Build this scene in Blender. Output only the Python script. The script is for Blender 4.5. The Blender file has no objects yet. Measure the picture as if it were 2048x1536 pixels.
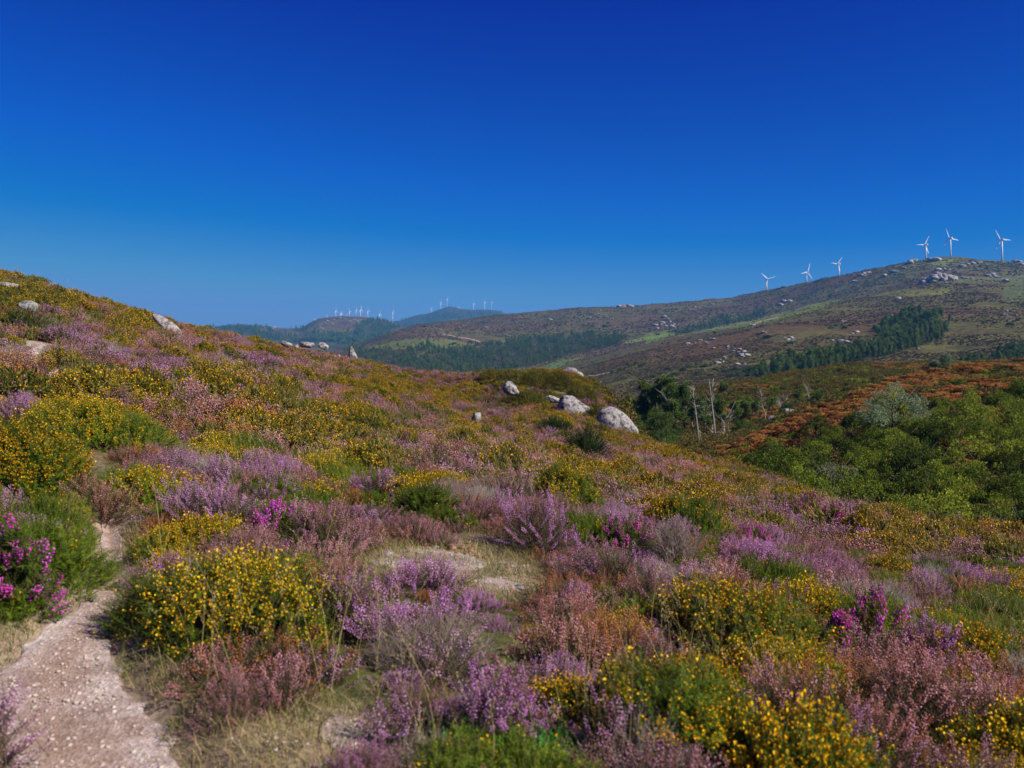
import bpy, math
import numpy as np

# ------------------------------------------------------------------ camera, sky, sun, exposure
S = bpy.context.scene
COL = S.collection
F = 1774.0          # focal length in photo pixels (2048 wide)
HY = 655.0          # eye level row
cam_d = bpy.data.cameras.new('camera')
cam = bpy.data.objects.new('camera', cam_d); COL.objects.link(cam)
cam.location = (0, 0, 0); cam.rotation_euler = (math.radians(90), 0, 0)
cam_d.sensor_width = 36.0; cam_d.lens = 36.0 * F / 2048.0
cam_d.shift_y = -(768.0 - HY) / 2048.0
cam_d.clip_start = 0.05; cam_d.clip_end = 60000
cam_d.dof.use_dof = True; cam_d.dof.focus_distance = 14.0; cam_d.dof.aperture_fstop = 3.0
S.camera = cam

SUN_EL, SUN_AZ = 39.0, 114.0          # azimuth clockwise from the view direction (+Y)
w = bpy.data.worlds.new("World"); S.world = w; w.use_nodes = True
nt = w.node_tree; nt.nodes.clear()
sky = nt.nodes.new('ShaderNodeTexSky'); sky.sky_type = 'NISHITA'; sky.sun_disc = False
sky.sun_elevation = math.radians(SUN_EL); sky.sun_rotation = math.radians(SUN_AZ)
sky.altitude = 2500; sky.air_density = 1.0; sky.dust_density = 0.35; sky.ozone_density = 4.0
spc = nt.nodes.new('ShaderNodeSeparateColor'); cmb = nt.nodes.new('ShaderNodeCombineColor')   # a polarised, deeper blue sky
nt.links.new(sky.outputs[0], spc.inputs[0])
for _i, (_a, _b, _c, _d) in enumerate([(2.6, 6.53, 0.0, 2.5), (1.25, 6.53, 0.0, 4.25), (0.0, 5.67, 0.0, 8.5)]):
    mr = nt.nodes.new('ShaderNodeMapRange'); mr.clamp = True
    for _k, _v in zip((1, 2, 3, 4), (_a, _b, _c, _d)): mr.inputs[_k].default_value = _v
    nt.links.new(spc.outputs[_i], mr.inputs[0]); nt.links.new(mr.outputs[0], cmb.inputs[_i])
bg = nt.nodes.new('ShaderNodeBackground'); bg.inputs['Strength'].default_value = 0.05
wo = nt.nodes.new('ShaderNodeOutputWorld')
nt.links.new(cmb.outputs[0], bg.inputs[0]); nt.links.new(bg.outputs[0], wo.inputs[0])

sd = bpy.data.lights.new('sun', 'SUN'); sd.energy = 5.0; sd.angle = math.radians(0.5); sd.color = (1.0, 0.93, 0.82)
sun = bpy.data.objects.new('sun', sd); COL.objects.link(sun)
_e, _a = math.radians(SUN_EL), math.radians(SUN_AZ)
from mathutils import Vector
sun.rotation_euler = Vector((math.sin(_a)*math.cos(_e), math.cos(_a)*math.cos(_e), math.sin(_e))).to_track_quat('Z', 'Y').to_euler()

S.view_settings.view_transform = 'Standard'; S.view_settings.look = 'None'
S.view_settings.exposure = 0.42; S.view_settings.gamma = 1.0
S.render.engine = 'CYCLES'
c = S.cycles
c.max_bounces = 4; c.diffuse_bounces = 2; c.glossy_bounces = 1; c.transmission_bounces = 2; c.transparent_max_bounces = 4
c.volume_bounces = 0; c.caustics_reflective = False; c.caustics_refractive = False
c.use_denoising = True; c.denoising_prefilter = 'ACCURATE'; c.denoising_input_passes = 'RGB_ALBEDO_NORMAL'; c.use_adaptive_sampling = True; c.adaptive_threshold = 0.008
S.render.film_transparent = False

rng = np.random.default_rng(7)

# ------------------------------------------------------------------ helpers: noise, meshes, tags
def _hash(ix, iy, seed):
    h = (ix.astype(np.int64)*374761393 + iy.astype(np.int64)*668265263 + seed*974634777) & 0xffffffff
    h = ((h ^ (h >> 13)) * 1274126177) & 0xffffffff
    return ((h ^ (h >> 16)) & 0xffff) / 65535.0
def vnoise(x, y, seed=0):
    x = np.asarray(x, float); y = np.asarray(y, float)
    ix, iy = np.floor(x), np.floor(y); fx, fy = x-ix, y-iy
    fx = fx*fx*(3-2*fx); fy = fy*fy*(3-2*fy); ix = ix.astype(np.int64); iy = iy.astype(np.int64)
    a = _hash(ix, iy, seed); b = _hash(ix+1, iy, seed); cc = _hash(ix, iy+1, seed); d = _hash(ix+1, iy+1, seed)
    return (a*(1-fx)+b*fx)*(1-fy)+(cc*(1-fx)+d*fx)*fy
def fbm(x, y, seed=0, octv=4):
    s = 0; a = 1; t = 0
    for o in range(octv):
        s = s + a*(vnoise(x*2**o+17.3*o, y*2**o-9.1*o, seed+o)-0.5)*2; t += a; a *= 0.5
    return s/t
def smooth(e0, e1, x):
    t = np.clip((x-e0)/(e1-e0), 0, 1); return t*t*(3-2*t)

def mesh(name, V, T, mats, mi=None, attrs=None, smooth_sh=False, cols=None):
    V = np.ascontiguousarray(V, np.float32); T = np.ascontiguousarray(T, np.int32)
    me = bpy.data.meshes.new(name); n = T.shape[1]
    me.vertices.add(len(V)); me.vertices.foreach_set('co', V.ravel())
    me.loops.add(T.size); me.loops.foreach_set('vertex_index', T.ravel())
    me.polygons.add(len(T)); me.polygons.foreach_set('loop_start', np.arange(0, T.size, n, dtype=np.int32))
    for m in mats: me.materials.append(m)
    if mi is not None: me.polygons.foreach_set('material_index', np.ascontiguousarray(mi, np.int32))
    if smooth_sh: me.polygons.foreach_set('use_smooth', np.ones(len(T), bool))
    me.update(calc_edges=True)
    for k, v in (attrs or {}).items():
        at = me.attributes.new(k, 'FLOAT', 'POINT'); at.data.foreach_set('value', np.ascontiguousarray(v, np.float32))
    if cols is not None:
        at = me.attributes.new('cover', 'FLOAT_COLOR', 'POINT')
        at.data.foreach_set('color', np.ascontiguousarray(np.concatenate([cols, np.ones((len(cols), 1))], 1), np.float32).ravel())
    return me
def obj(name, me, parent=None, loc=None, rot=None, scl=None):
    o = bpy.data.objects.new(name, me); COL.objects.link(o)
    if parent is not None: o.parent = parent
    if loc is not None: o.location = loc
    if rot is not None: o.rotation_euler = rot
    if scl is not None: o.scale = (scl, scl, scl) if np.isscalar(scl) else scl
    return o
def tag(o, label=None, cat=None, group=None, kind=None):
    if label: o['label'] = label
    if cat: o['category'] = cat
    if group: o['group'] = group
    if kind: o['kind'] = kind
    return o
def copy_tree(o, parent=None):
    n = o.copy(); COL.objects.link(n); n.parent = parent
    for ch in o.children: copy_tree(ch, n)
    return n

class Bag:
    """collects triangle pieces (verts, tris, material, tint) into one mesh"""
    def __init__(s): s.V = []; s.T = []; s.M = []; s.A = []; s.n = 0
    def add(s, V, T, m=0, a=0.5):
        V = np.asarray(V, float); T = np.asarray(T, int)
        s.V.append(V); s.T.append(T+s.n); s.M.append(np.full(len(T), m) if np.isscalar(m) else m)
        s.A.append(np.full(len(V), a) if np.isscalar(a) else a); s.n += len(V)
    def arrays(s): return np.concatenate(s.V), np.concatenate(s.T), np.concatenate(s.M), np.concatenate(s.A)
    def mesh(s, name, mats, smooth_sh=False):
        V, T, M, A = s.arrays(); return mesh(name, V, T, mats, M, {'tint': A}, smooth_sh)

def tube(P, R, k=6, cap=True):
    P = np.asarray(P, float); R = np.broadcast_to(np.asarray(R, float), (len(P),)); V = []
    for i in range(len(P)):
        d = P[min(i+1, len(P)-1)]-P[max(i-1, 0)]; d = d/(np.linalg.norm(d)+1e-9)
        u = np.cross(d, [0.31, 0.95, 0.1]); u /= np.linalg.norm(u)+1e-9; v = np.cross(d, u)
        a = np.arange(k)*2*math.pi/k
        V.append(P[i]+R[i]*(np.cos(a)[:, None]*u+np.sin(a)[:, None]*v))
    V = np.concatenate(V); T = []
    for i in range(len(P)-1):
        for j in range(k):
            a, b = i*k+j, i*k+(j+1) % k; T += [(a, b, b+k), (a, b+k, a+k)]
    if cap and k > 2:
        n = len(V); V = np.vstack([V, P[0], P[-1]]); m = (len(P)-1)*k
        for j in range(k): T += [(n, (j+1) % k, j), (n+1, m+j, m+(j+1) % k)]
    return V, np.array(T)

def frames(D, roll):
    D = D/np.linalg.norm(D, axis=1, keepdims=True)
    ref = np.where(np.abs(D[:, 2:3]) < 0.95, np.array([[0, 0, 1.0]]), np.array([[1.0, 0, 0]]))
    U = np.cross(ref, D); U /= np.linalg.norm(U, axis=1, keepdims=True); W = np.cross(D, U)
    cr, sr = np.cos(roll)[:, None], np.sin(roll)[:, None]
    X = U*cr+W*sr; Y = -U*sr+W*cr
    return np.stack([X, Y, D], 2)           # columns
def scatter(temps, pos, D, scl, seed=0, tint=None):
    r = np.random.default_rng(seed); N = len(pos)
    R = frames(D, r.uniform(0, 6.28, N)); pick = r.integers(0, len(temps), N)
    if tint is None: tint = r.uniform(0, 1, N)
    Vs, Ts, Ms, As = [], [], [], []; n = 0
    for k, (V, T, M, A) in enumerate(temps):
        w_ = np.where(pick == k)[0]
        if len(w_) == 0: continue
        P = np.einsum('nij,vj->nvi', R[w_], V)*scl[w_][:, None, None]+pos[w_][:, None, :]
        Vs.append(P.reshape(-1, 3)); Ts.append((T[None]+(np.arange(len(w_))*len(V))[:, None, None]+n).reshape(-1, 3))
        Ms.append(np.tile(M, len(w_))); As.append((np.clip(A[None]*0.55+tint[w_][:, None]*0.45, 0, 1)).ravel()); n += len(w_)*len(V)
    return np.concatenate(Vs), np.concatenate(Ts), np.concatenate(Ms), np.concatenate(As)

# ------------------------------------------------------------------ materials
def mat(name, rough=0.8, spec=0.15):
    m = bpy.data.materials.new(name); m.use_nodes = True; b = m.node_tree.nodes['Principled BSDF']
    b.inputs['Roughness'].default_value = rough; b.inputs['Specular IOR Level'].default_value = spec
    return m, m.node_tree, b
def node(nt, t, **kw):
    n = nt.nodes.new(t)
    for k, v in kw.items():
        if k in n.inputs: n.inputs[k].default_value = v
        else: setattr(n, k, v)
    return n
def ramp(nt, stops):
    r = nt.nodes.new('ShaderNodeValToRGB'); e = r.color_ramp.elements
    while len(e) < len(stops): e.new(0.5)
    for i, (p, cc) in enumerate(stops): e[i].position = p; e[i].color = (*cc, 1)
    return r
def tint_mat(name, stops, rough=0.75, trans=0.0, rnd=0.5, spec=0.12):
    """colour by the mesh's own tint attribute shifted by a random value per plant"""
    m, nt, b = mat(name, rough, spec)
    at = node(nt, 'ShaderNodeAttribute', attribute_name='tint'); oi = nt.nodes.new('ShaderNodeObjectInfo')
    k = node(nt, 'ShaderNodeMath', operation='MULTIPLY_ADD'); k.inputs[1].default_value = rnd
    nt.links.new(oi.outputs['Random'], k.inputs[0])
    q = node(nt, 'ShaderNodeMath', operation='MULTIPLY'); q.inputs[1].default_value = 1-rnd
    nt.links.new(at.outputs['Fac'], q.inputs[0]); nt.links.new(q.outputs[0], k.inputs[2])
    r = ramp(nt, stops); nt.links.new(k.outputs[0], r.inputs[0]); nt.links.new(r.outputs[0], b.inputs['Base Color'])
    if trans > 0:
        t = nt.nodes.new('ShaderNodeBsdfTranslucent'); mx = nt.nodes.new('ShaderNodeMixShader'); mx.inputs[0].default_value = trans
        nt.links.new(r.outputs[0], t.inputs[0]); nt.links.new(b.outputs[0], mx.inputs[1]); nt.links.new(t.outputs[0], mx.inputs[2])
        nt.links.new(mx.outputs[0], nt.nodes['Material Output'].inputs[0])
    return m
MAT = {}
MAT['gorse_leaf'] = tint_mat('gorse_leaf', [(0.1, (0.035, 0.06, 0.006)), (0.45, (0.1, 0.16, 0.012)), (0.75, (0.21, 0.27, 0.022)), (0.97, (0.34, 0.2, 0.05))], trans=0.25, rnd=0.35)
MAT['gorse_far'] = tint_mat('gorse_olive', [(0.1, (0.05, 0.05, 0.012)), (0.45, (0.11, 0.12, 0.016)), (0.75, (0.22, 0.2, 0.03)), (0.95, (0.26, 0.14, 0.04))], trans=0.25, rnd=0.35)
MAT['gorse_flower'] = tint_mat('gorse_flower', [(0, (0.62, 0.3, 0.01)), (0.35, (0.88, 0.46, 0.012)), (0.8, (0.93, 0.6, 0.018)), (1, (0.5, 0.22, 0.03))], rough=0.6, trans=0.2)
MAT['wood'] = tint_mat('wood', [(0, (0.07, 0.045, 0.03)), (0.6, (0.14, 0.1, 0.07)), (1, (0.24, 0.19, 0.15))])
MAT['heather_leaf'] = tint_mat('heather_leaf', [(0.15, (0.028, 0.034, 0.01)), (0.5, (0.065, 0.07, 0.018)), (0.75, (0.12, 0.095, 0.035)), (0.95, (0.2, 0.11, 0.05))], trans=0.2, rnd=0.3)
def fl(name, a, b, d): MAT[name] = tint_mat(name, [(0.2, a), (0.46, b), (0.75, d)], rough=0.7, trans=0.25, rnd=0.22)
fl('lilac', (0.24, 0.1, 0.07), (0.43, 0.18, 0.33), (0.76, 0.42, 0.7))
fl('violet', (0.28, 0.09, 0.12), (0.52, 0.2, 0.44), (0.8, 0.42, 0.78))
fl('salmon', (0.34, 0.12, 0.05), (0.48, 0.2, 0.18), (0.78, 0.42, 0.46))
fl('mauve', (0.2, 0.09, 0.05), (0.3, 0.14, 0.12), (0.58, 0.3, 0.38))
fl('magenta', (0.55, 0.05, 0.25), (0.7, 0.06, 0.5), (0.8, 0.14, 0.7))
fl('rust', (0.25, 0.08, 0.02), (0.5, 0.18, 0.05), (0.6, 0.3, 0.14))
MAT['dry'] = tint_mat('dry_twig', [(0, (0.16, 0.12, 0.09)), (0.5, (0.3, 0.24, 0.2)), (1, (0.42, 0.36, 0.32))])
MAT['straw'] = tint_mat('straw', [(0, (0.2, 0.22, 0.05)), (0.4, (0.38, 0.32, 0.12)), (1, (0.55, 0.42, 0.2))], trans=0.3)
MAT['grass'] = tint_mat('grass_blade', [(0.2, (0.08, 0.15, 0.02)), (0.36, (0.2, 0.2, 0.05)), (0.52, (0.42, 0.31, 0.15)), (0.85, (0.56, 0.42, 0.24))], trans=0.3, rnd=0.05)
MAT['herb'] = tint_mat('herb_leaf', [(0, (0.03, 0.16, 0.02)), (1, (0.1, 0.32, 0.05))], trans=0.3)
MAT['broom'] = tint_mat('broom_leaf', [(0, (0.025, 0.05, 0.015)), (1, (0.07, 0.11, 0.03))], trans=0.2)
MAT['bush'] = tint_mat('bush_leaf', [(0.15, (0.025, 0.045, 0.01)), (0.42, (0.09, 0.13, 0.013)), (0.68, (0.22, 0.28, 0.022)), (0.9, (0.4, 0.43, 0.05))], trans=0.25)
MAT['oak'] = tint_mat('oak_leaf', [(0.05, (0.025, 0.05, 0.015)), (0.5, (0.075, 0.12, 0.025)), (0.8, (0.15, 0.2, 0.035)), (1, (0.2, 0.24, 0.05))], trans=0.2)
MAT['willow'] = tint_mat('willow_leaf', [(0, (0.07, 0.075, 0.035)), (0.5, (0.15, 0.16, 0.08)), (1, (0.28, 0.29, 0.17))], trans=0.2)
MAT['sallow'] = tint_mat('sallow_leaf', [(0, (0.09, 0.14, 0.07)), (0.5, (0.19, 0.26, 0.13)), (1, (0.32, 0.38, 0.22))], trans=0.25)
MAT['pine'] = tint_mat('pine_needle', [(0, (0.04, 0.075, 0.018)), (0.6, (0.1, 0.155, 0.025)), (1, (0.19, 0.25, 0.04))], trans=0.15)
MAT['bracken'] = tint_mat('bracken_frond', [(0, (0.12, 0.05, 0.02)), (0.35, (0.26, 0.1, 0.028)), (0.7, (0.42, 0.18, 0.04)), (0.88, (0.3, 0.22, 0.045)), (1, (0.16, 0.2, 0.03))], trans=0.3)
MAT['heath'] = tint_mat('heath_foliage', [(0, (0.05, 0.04, 0.015)), (0.3, (0.11, 0.085, 0.022)), (0.6, (0.15, 0.14, 0.028)), (0.8, (0.2, 0.12, 0.04)), (1, (0.24, 0.1, 0.04))], trans=0.15)
MAT['farbush'] = tint_mat('hill_scrub', [(0, (0.06, 0.06, 0.03)), (0.35, (0.1, 0.075, 0.04)), (0.7, (0.15, 0.1, 0.05)), (1, (0.14, 0.15, 0.05))])
MAT['fir'] = tint_mat('conifer', [(0.1, (0.03, 0.065, 0.018)), (0.5, (0.09, 0.14, 0.03)), (0.9, (0.2, 0.24, 0.05))])
MAT['euca'] = tint_mat('eucalyptus_leaf', [(0.1, (0.05, 0.09, 0.025)), (0.5, (0.12, 0.18, 0.035)), (0.9, (0.24, 0.3, 0.06))])
MAT['bark'] = tint_mat('bark', [(0, (0.08, 0.06, 0.05)), (1, (0.2, 0.16, 0.13))])
MAT['deadbark'] = tint_mat('dead_bark', [(0, (0.2, 0.16, 0.14)), (1, (0.5, 0.44, 0.4))])

def stone_mat(name, base, dark, sc=3.0, amt=0.55):
    m, nt, b = mat(name, 0.9, 0.2)
    tc = nt.nodes.new('ShaderNodeTexCoord'); oi = nt.nodes.new('ShaderNodeObjectInfo')
    n1 = node(nt, 'ShaderNodeTexNoise', Scale=sc, Detail=8.0, Roughness=0.7); n2 = node(nt, 'ShaderNodeTexNoise', Scale=sc*7, Detail=6.0, Roughness=0.75)
    nt.links.new(tc.outputs['Object'], n1.inputs['Vector']); nt.links.new(tc.outputs['Object'], n2.inputs['Vector'])
    r1 = ramp(nt, [(0.42, dark), (amt, base), (0.75, tuple(min(1, v*1.2) for v in base))]); nt.links.new(n1.outputs[0], r1.inputs[0])
    r2 = ramp(nt, [(0.38, tuple(v*0.45 for v in base)), (0.5, (1, 1, 1))]); nt.links.new(n2.outputs[0], r2.inputs[0])
    mx = node(nt, 'ShaderNodeMix', data_type='RGBA', blend_type='MULTIPLY'); mx.inputs[0].default_value = 0.8
    nt.links.new(r1.outputs[0], mx.inputs[6]); nt.links.new(r2.outputs[0], mx.inputs[7]); nt.links.new(mx.outputs[2], b.inputs['Base Color'])
    bp = node(nt, 'ShaderNodeBump', Strength=0.6, Distance=0.04); nt.links.new(n2.outputs[0], bp.inputs['Height']); nt.links.new(bp.outputs[0], b.inputs['Normal'])
    return m
MAT['granite'] = stone_mat('granite', (0.38, 0.355, 0.34), (0.11, 0.1, 0.095), 5.5, .52)
MAT['fargranite'] = stone_mat('weathered_granite', (0.42, 0.38, 0.365), (0.2, 0.175, 0.165), 0.25)
MAT['ochre'] = stone_mat('ochre_stone', (0.42, 0.26, 0.14), (0.25, 0.14, 0.08), 12)

m, nt, b = mat('turbine_paint', 0.5, 0.3); b.inputs['Base Color'].default_value = (0.8, 0.8, 0.8, 1); MAT['white'] = m

def ground_mat(name, fine, amp, bumpd):
    m, nt, b = mat(name, 0.95, 0.05)
    at = node(nt, 'ShaderNodeAttribute', attribute_name='cover'); tc = nt.nodes.new('ShaderNodeNewGeometry')
    n1 = node(nt, 'ShaderNodeTexNoise', Scale=fine, Detail=8.0, Roughness=0.75); nt.links.new(tc.outputs['Position'], n1.inputs['Vector'])
    n2 = node(nt, 'ShaderNodeTexNoise', Scale=fine*0.13, Detail=6.0, Roughness=0.7); nt.links.new(tc.outputs['Position'], n2.inputs['Vector'])
    r = ramp(nt, [(0.36, (1-amp,)*3), (0.64, (1+amp*0.9,)*3)]); nt.links.new(n1.outputs[0], r.inputs[0])
    r2 = ramp(nt, [(0.35, (0.8, 0.72, 0.75)), (0.65, (1.15, 1.2, 1.05))]); nt.links.new(n2.outputs[0], r2.inputs[0])
    a1 = node(nt, 'ShaderNodeMix', data_type='RGBA', blend_type='MULTIPLY'); a1.inputs[0].default_value = 1
    a2 = node(nt, 'ShaderNodeMix', data_type='RGBA', blend_type='MULTIPLY'); a2.inputs[0].default_value = 1
    nt.links.new(at.outputs['Color'], a1.inputs[6]); nt.links.new(r.outputs[0], a1.inputs[7])
    nt.links.new(a1.outputs[2], a2.inputs[6]); nt.links.new(r2.outputs[0], a2.inputs[7]); nt.links.new(a2.outputs[2], b.inputs['Base Color'])
    bp = node(nt, 'ShaderNodeBump', Strength=0.8, Distance=bumpd); nt.links.new(n1.outputs[0], bp.inputs['Height']); nt.links.new(bp.outputs[0], b.inputs['Normal'])
    return m
MAT['g_near'] = ground_mat('heath_soil', 14.0, 0.5, 0.03)
MAT['g_mid'] = ground_mat('valley_soil', 2.0, 0.5, 0.2)
MAT['g_far'] = ground_mat('hill_heath', 0.16, 0.55, 2.0)
def gravel_mat():
    m, nt, b = mat('gravel_path', 0.95, 0.1); tc = nt.nodes.new('ShaderNodeNewGeometry')
    v = node(nt, 'ShaderNodeTexVoronoi', Scale=85.0); n = node(nt, 'ShaderNodeTexNoise', Scale=3.0, Detail=10.0, Roughness=0.78)
    for q in (v, n): nt.links.new(tc.outputs['Position'], q.inputs['Vector'])
    r = ramp(nt, [(0.36, (0.2, 0.14, 0.11)), (0.48, (0.36, 0.28, 0.25)), (0.62, (0.54, 0.47, 0.45))]); nt.links.new(n.outputs[0], r.inputs[0])
    r2 = ramp(nt, [(0, (0.6, 0.58, 0.56)), (1, (1.3, 1.28, 1.26))]); nt.links.new(v.outputs['Color'], r2.inputs[0])
    mx = node(nt, 'ShaderNodeMix', data_type='RGBA', blend_type='MULTIPLY'); mx.inputs[0].default_value = 1
    wa = node(nt, 'ShaderNodeAttribute', attribute_name='wear'); wm = node(nt, 'ShaderNodeMix', data_type='RGBA'); wm.inputs[7].default_value = (0.29, 0.2, 0.15, 1)      # trodden dust down the middle
    wk = node(nt, 'ShaderNodeMath', operation='MULTIPLY'); wk.inputs[1].default_value = 0.75; nt.links.new(wa.outputs['Fac'], wk.inputs[0]); nt.links.new(wk.outputs[0], wm.inputs[0]); nt.links.new(r.outputs[0], wm.inputs[6])
    nt.links.new(wm.outputs[2], mx.inputs[6]); nt.links.new(r2.outputs[0], mx.inputs[7]); nt.links.new(mx.outputs[2], b.inputs['Base Color'])
    bp = node(nt, 'ShaderNodeBump', Strength=0.6, Distance=0.007); nt.links.new(v.outputs['Distance'], bp.inputs['Height']); nt.links.new(bp.outputs[0], b.inputs['Normal'])
    return m
MAT['gravel'] = gravel_mat()
MAT['pebble'] = tint_mat('pebble', [(0, (0.3, 0.23, 0.18)), (0.5, (0.55, 0.46, 0.4)), (1, (0.75, 0.7, 0.66))])
m, nt, b = mat('far_track', 0.95, 0.05); b.inputs['Base Color'].default_value = (0.42, 0.33, 0.26, 1); MAT['track'] = m

# ------------------------------------------------------------------ the terrain, laid out as ridge and valley lines running across the view
def pchip(x, y, q):
    x = np.asarray(x, float); y = np.asarray(y, float); h = np.diff(x); d = np.diff(y)/h; m = np.zeros(len(x))
    for i in range(1, len(x)-1):
        if d[i-1]*d[i] > 0:
            w1, w2 = 2*h[i]+h[i-1], h[i]+2*h[i-1]; m[i] = (w1+w2)/(w1/d[i-1]+w2/d[i])
    m[0], m[-1] = d[0], d[-1]
    q = np.clip(q, x[0], x[-1]); i = np.clip(np.searchsorted(x, q, side='right')-1, 0, len(x)-2)
    t = (q-x[i])/h[i]; t2, t3 = t*t, t*t*t
    return (2*t3-3*t2+1)*y[i]+(t3-2*t2+t)*h[i]*m[i]+(-2*t3+3*t2)*y[i+1]+(t3-t2)*h[i]*m[i+1]

def L(*rows): return rows     # rows: (column, depth in m, row of the picture the ground meets there)
LINES = [
 L((-1800, 1, 3300), (3900, 1, 3900)),
 L((-1800, 3, 1440), (0, 3, 1535), (1024, 3, 1610), (2048, 3, 1740), (3900, 3, 2000)),
 L((-1800, 8, 700), (0, 8, 880), (400, 8, 960), (700, 8, 1010), (1024, 8, 1045), (1270, 8, 1080), (1700, 8, 1145), (2048, 8, 1195), (3900, 8, 1500)),
 L((-1800, 15, 520), (0, 15, 705), (400, 15, 790), (700, 15, 880), (960, 15, 930), (1180, 15, 972), (1270, 14, 1000), (1500, 13.5, 1050), (1700, 12.5, 1085), (2048, 11, 1130), (3900, 10, 1400)),
 L((-1800, 24, 420), (0, 24, 610), (400, 28, 705), (700, 30, 790), (960, 30, 866), (1180, 30, 905), (1270, 29, 925), (1500, 26, 985), (1700, 18, 1045), (2048, 14, 1105), (3900, 12, 1380)),
 L((-1800, 34, 350), (0, 35, 556), (150, 36, 598), (300, 39, 642), (400, 42, 672), (550, 50, 698), (700, 60, 727), (850, 56, 780), (960, 50, 812), (1180, 50, 832), (1240, 45, 868), (1270, 44, 884), (1500, 36, 950), (1700, 24, 1022), (1850, 19, 1060), (2048, 16, 1094), (3900, 13, 1370)),
 L((-1800, 45, 400), (0, 45, 590), (300, 50, 665), (400, 55, 680), (550, 60, 698), (700, 68, 725), (800, 66, 742), (900, 64, 752), (960, 62, 750), (1040, 60, 748), (1120, 60, 750), (1170, 59, 764), (1210, 56, 800), (1250, 52, 860), (1300, 50, 910), (1500, 42, 975), (1700, 29, 1060), (2048, 20, 1150), (3900, 16, 1450)),
 L((-1800, 80, 760), (0, 80, 760), (700, 95, 860), (1000, 90, 900), (1180, 80, 930), (1300, 76, 960), (1500, 60, 1030), (1700, 42, 1085), (2048, 30, 1180), (3900, 24, 1400)),
 L((-1800, 130, 800), (700, 120, 880), (1180, 90, 925), (1300, 88, 915), (1400, 86, 905), (1450, 84, 908), (1500, 84, 888), (1640, 92, 826), (1740, 98, 790), (1840, 105, 762), (2048, 112, 742), (3900, 130, 700)),
 L((-1800, 200, 800), (700, 160, 860), (1180, 120, 905), (1300, 112, 885), (1500, 112, 866), (1640, 122, 822), (1840, 135, 765), (2048, 150, 745), (3900, 160, 710)),
 L((-1800, 300, 800), (700, 230, 860), (1100, 200, 870), (1230, 190, 835), (1300, 185, 800), (1400, 185, 783), (1500, 185, 768), (1700, 190, 738), (1850, 200, 733), (2048, 205, 727), (3900, 230, 690)),
 L((-1800, 700, 800), (700, 650, 800), (960, 600, 795), (1180, 450, 812), (1300, 400, 808), (1500, 380, 800), (2048, 350, 770), (3900, 380, 740)),
 L((-1800, 950, 760), (700, 900, 757), (900, 900, 757), (1000, 900, 752), (1100, 900, 742), (1180, 900, 724), (1250, 950, 703), (1350, 1000, 680), (1440, 1050, 664), (1500, 1100, 650), (1560, 1180, 634), (1640, 1300, 612), (1750, 1500, 585), (1900, 1700, 540), (2048, 1500, 560), (3900, 1500, 520)),
 L((-1800, 1200, 750), (700, 1150, 738), (900, 1150, 742), (1000, 1120, 742), (1180, 1180, 718), (1250, 1240, 700), (1350, 1280, 678), (1500, 1400, 652), (1640, 1500, 612), (1750, 1620, 580), (1900, 1730, 536), (2048, 1580, 555), (3900, 1600, 515)),
 L((-1800, 1500, 735), (600, 1400, 725), (710, 1400, 702), (780, 1420, 690), (830, 1430, 686), (900, 1500, 692), (1000, 1600, 687), (1180, 1650, 672), (1350, 1700, 655), (1500, 1750, 632), (1640, 1750, 598), (1750, 1750, 566), (1900, 1780, 528), (2048, 1680, 542), (3900, 1700, 500)),
 L((-1800, 2300, 700), (600, 2300, 705), (690, 2250, 694), (760, 2250, 672), (810, 2250, 657), (900, 2300, 642), (1000, 2350, 631), (1100, 2350, 623), (1180, 2350, 614), (1250, 2350, 613), (1320, 2350, 609), (1440, 2300, 598), (1533, 2300, 580), (1610, 2150, 565), (1680, 2000, 551), (1760, 1900, 534), (1830, 1850, 522), (1900, 1850, 514), (1960, 1850, 519), (2048, 1800, 524), (3900, 1850, 480)),
 L((-1800, 2800, 690), (600, 2800, 690), (900, 2900, 690), (1533, 2800, 640), (2048, 2600, 600), (3900, 2600, 560)),
 L((-1800, 3800, 650), (0, 3800, 650), (300, 3800, 664), (400, 3800, 657), (450, 3800, 651), (500, 3800, 650), (560, 3800, 656), (600, 3800, 657), (618, 3800, 647), (640, 3800, 638), (680, 3800, 633), (740, 3800, 635), (770, 3800, 641), (800, 3800, 652), (850, 3800, 664), (1000, 3800, 672), (1500, 3800, 650), (3900, 3800, 600)),
 L((-1800, 4700, 668), (850, 4700, 668), (1500, 4700, 660), (3900, 4700, 640)),
 L((-1800, 6300, 650), (0, 6300, 660), (400, 6300, 664), (700, 6300, 660), (760, 6300, 650), (800, 6300, 641), (830, 6300, 632), (860, 6300, 626), (880, 6300, 619), (900, 6300, 614), (930, 6300, 619), (970, 6300, 620), (1000, 6300, 623), (1020, 6300, 632), (1100, 6300, 650), (1500, 6300, 660), (3900, 6300, 640)),
 L((-1800, 9000, 666), (3900, 9000, 666)),
]
CP = np.concatenate([np.linspace(-1800, -120, 60)[:-1], np.linspace(-120, 2180, 576), np.linspace(2180, 3900, 60)[1:]])
LY = np.array([pchip([r[0] for r in l], np.log([r[1] for r in l]), CP) for l in LINES])
LP = np.array([pchip([r[0] for r in l], [r[2] for r in l], CP) for l in LINES])
LZ = -np.exp(LY)*(LP-HY)/F
NU = 2600; U0, U1 = math.log(1.0), math.log(9000.0); UG = np.linspace(U0, U1, NU)
ZT = np.array([pchip(LY[:, i], LZ[:, i], UG) for i in range(len(CP))])
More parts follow.
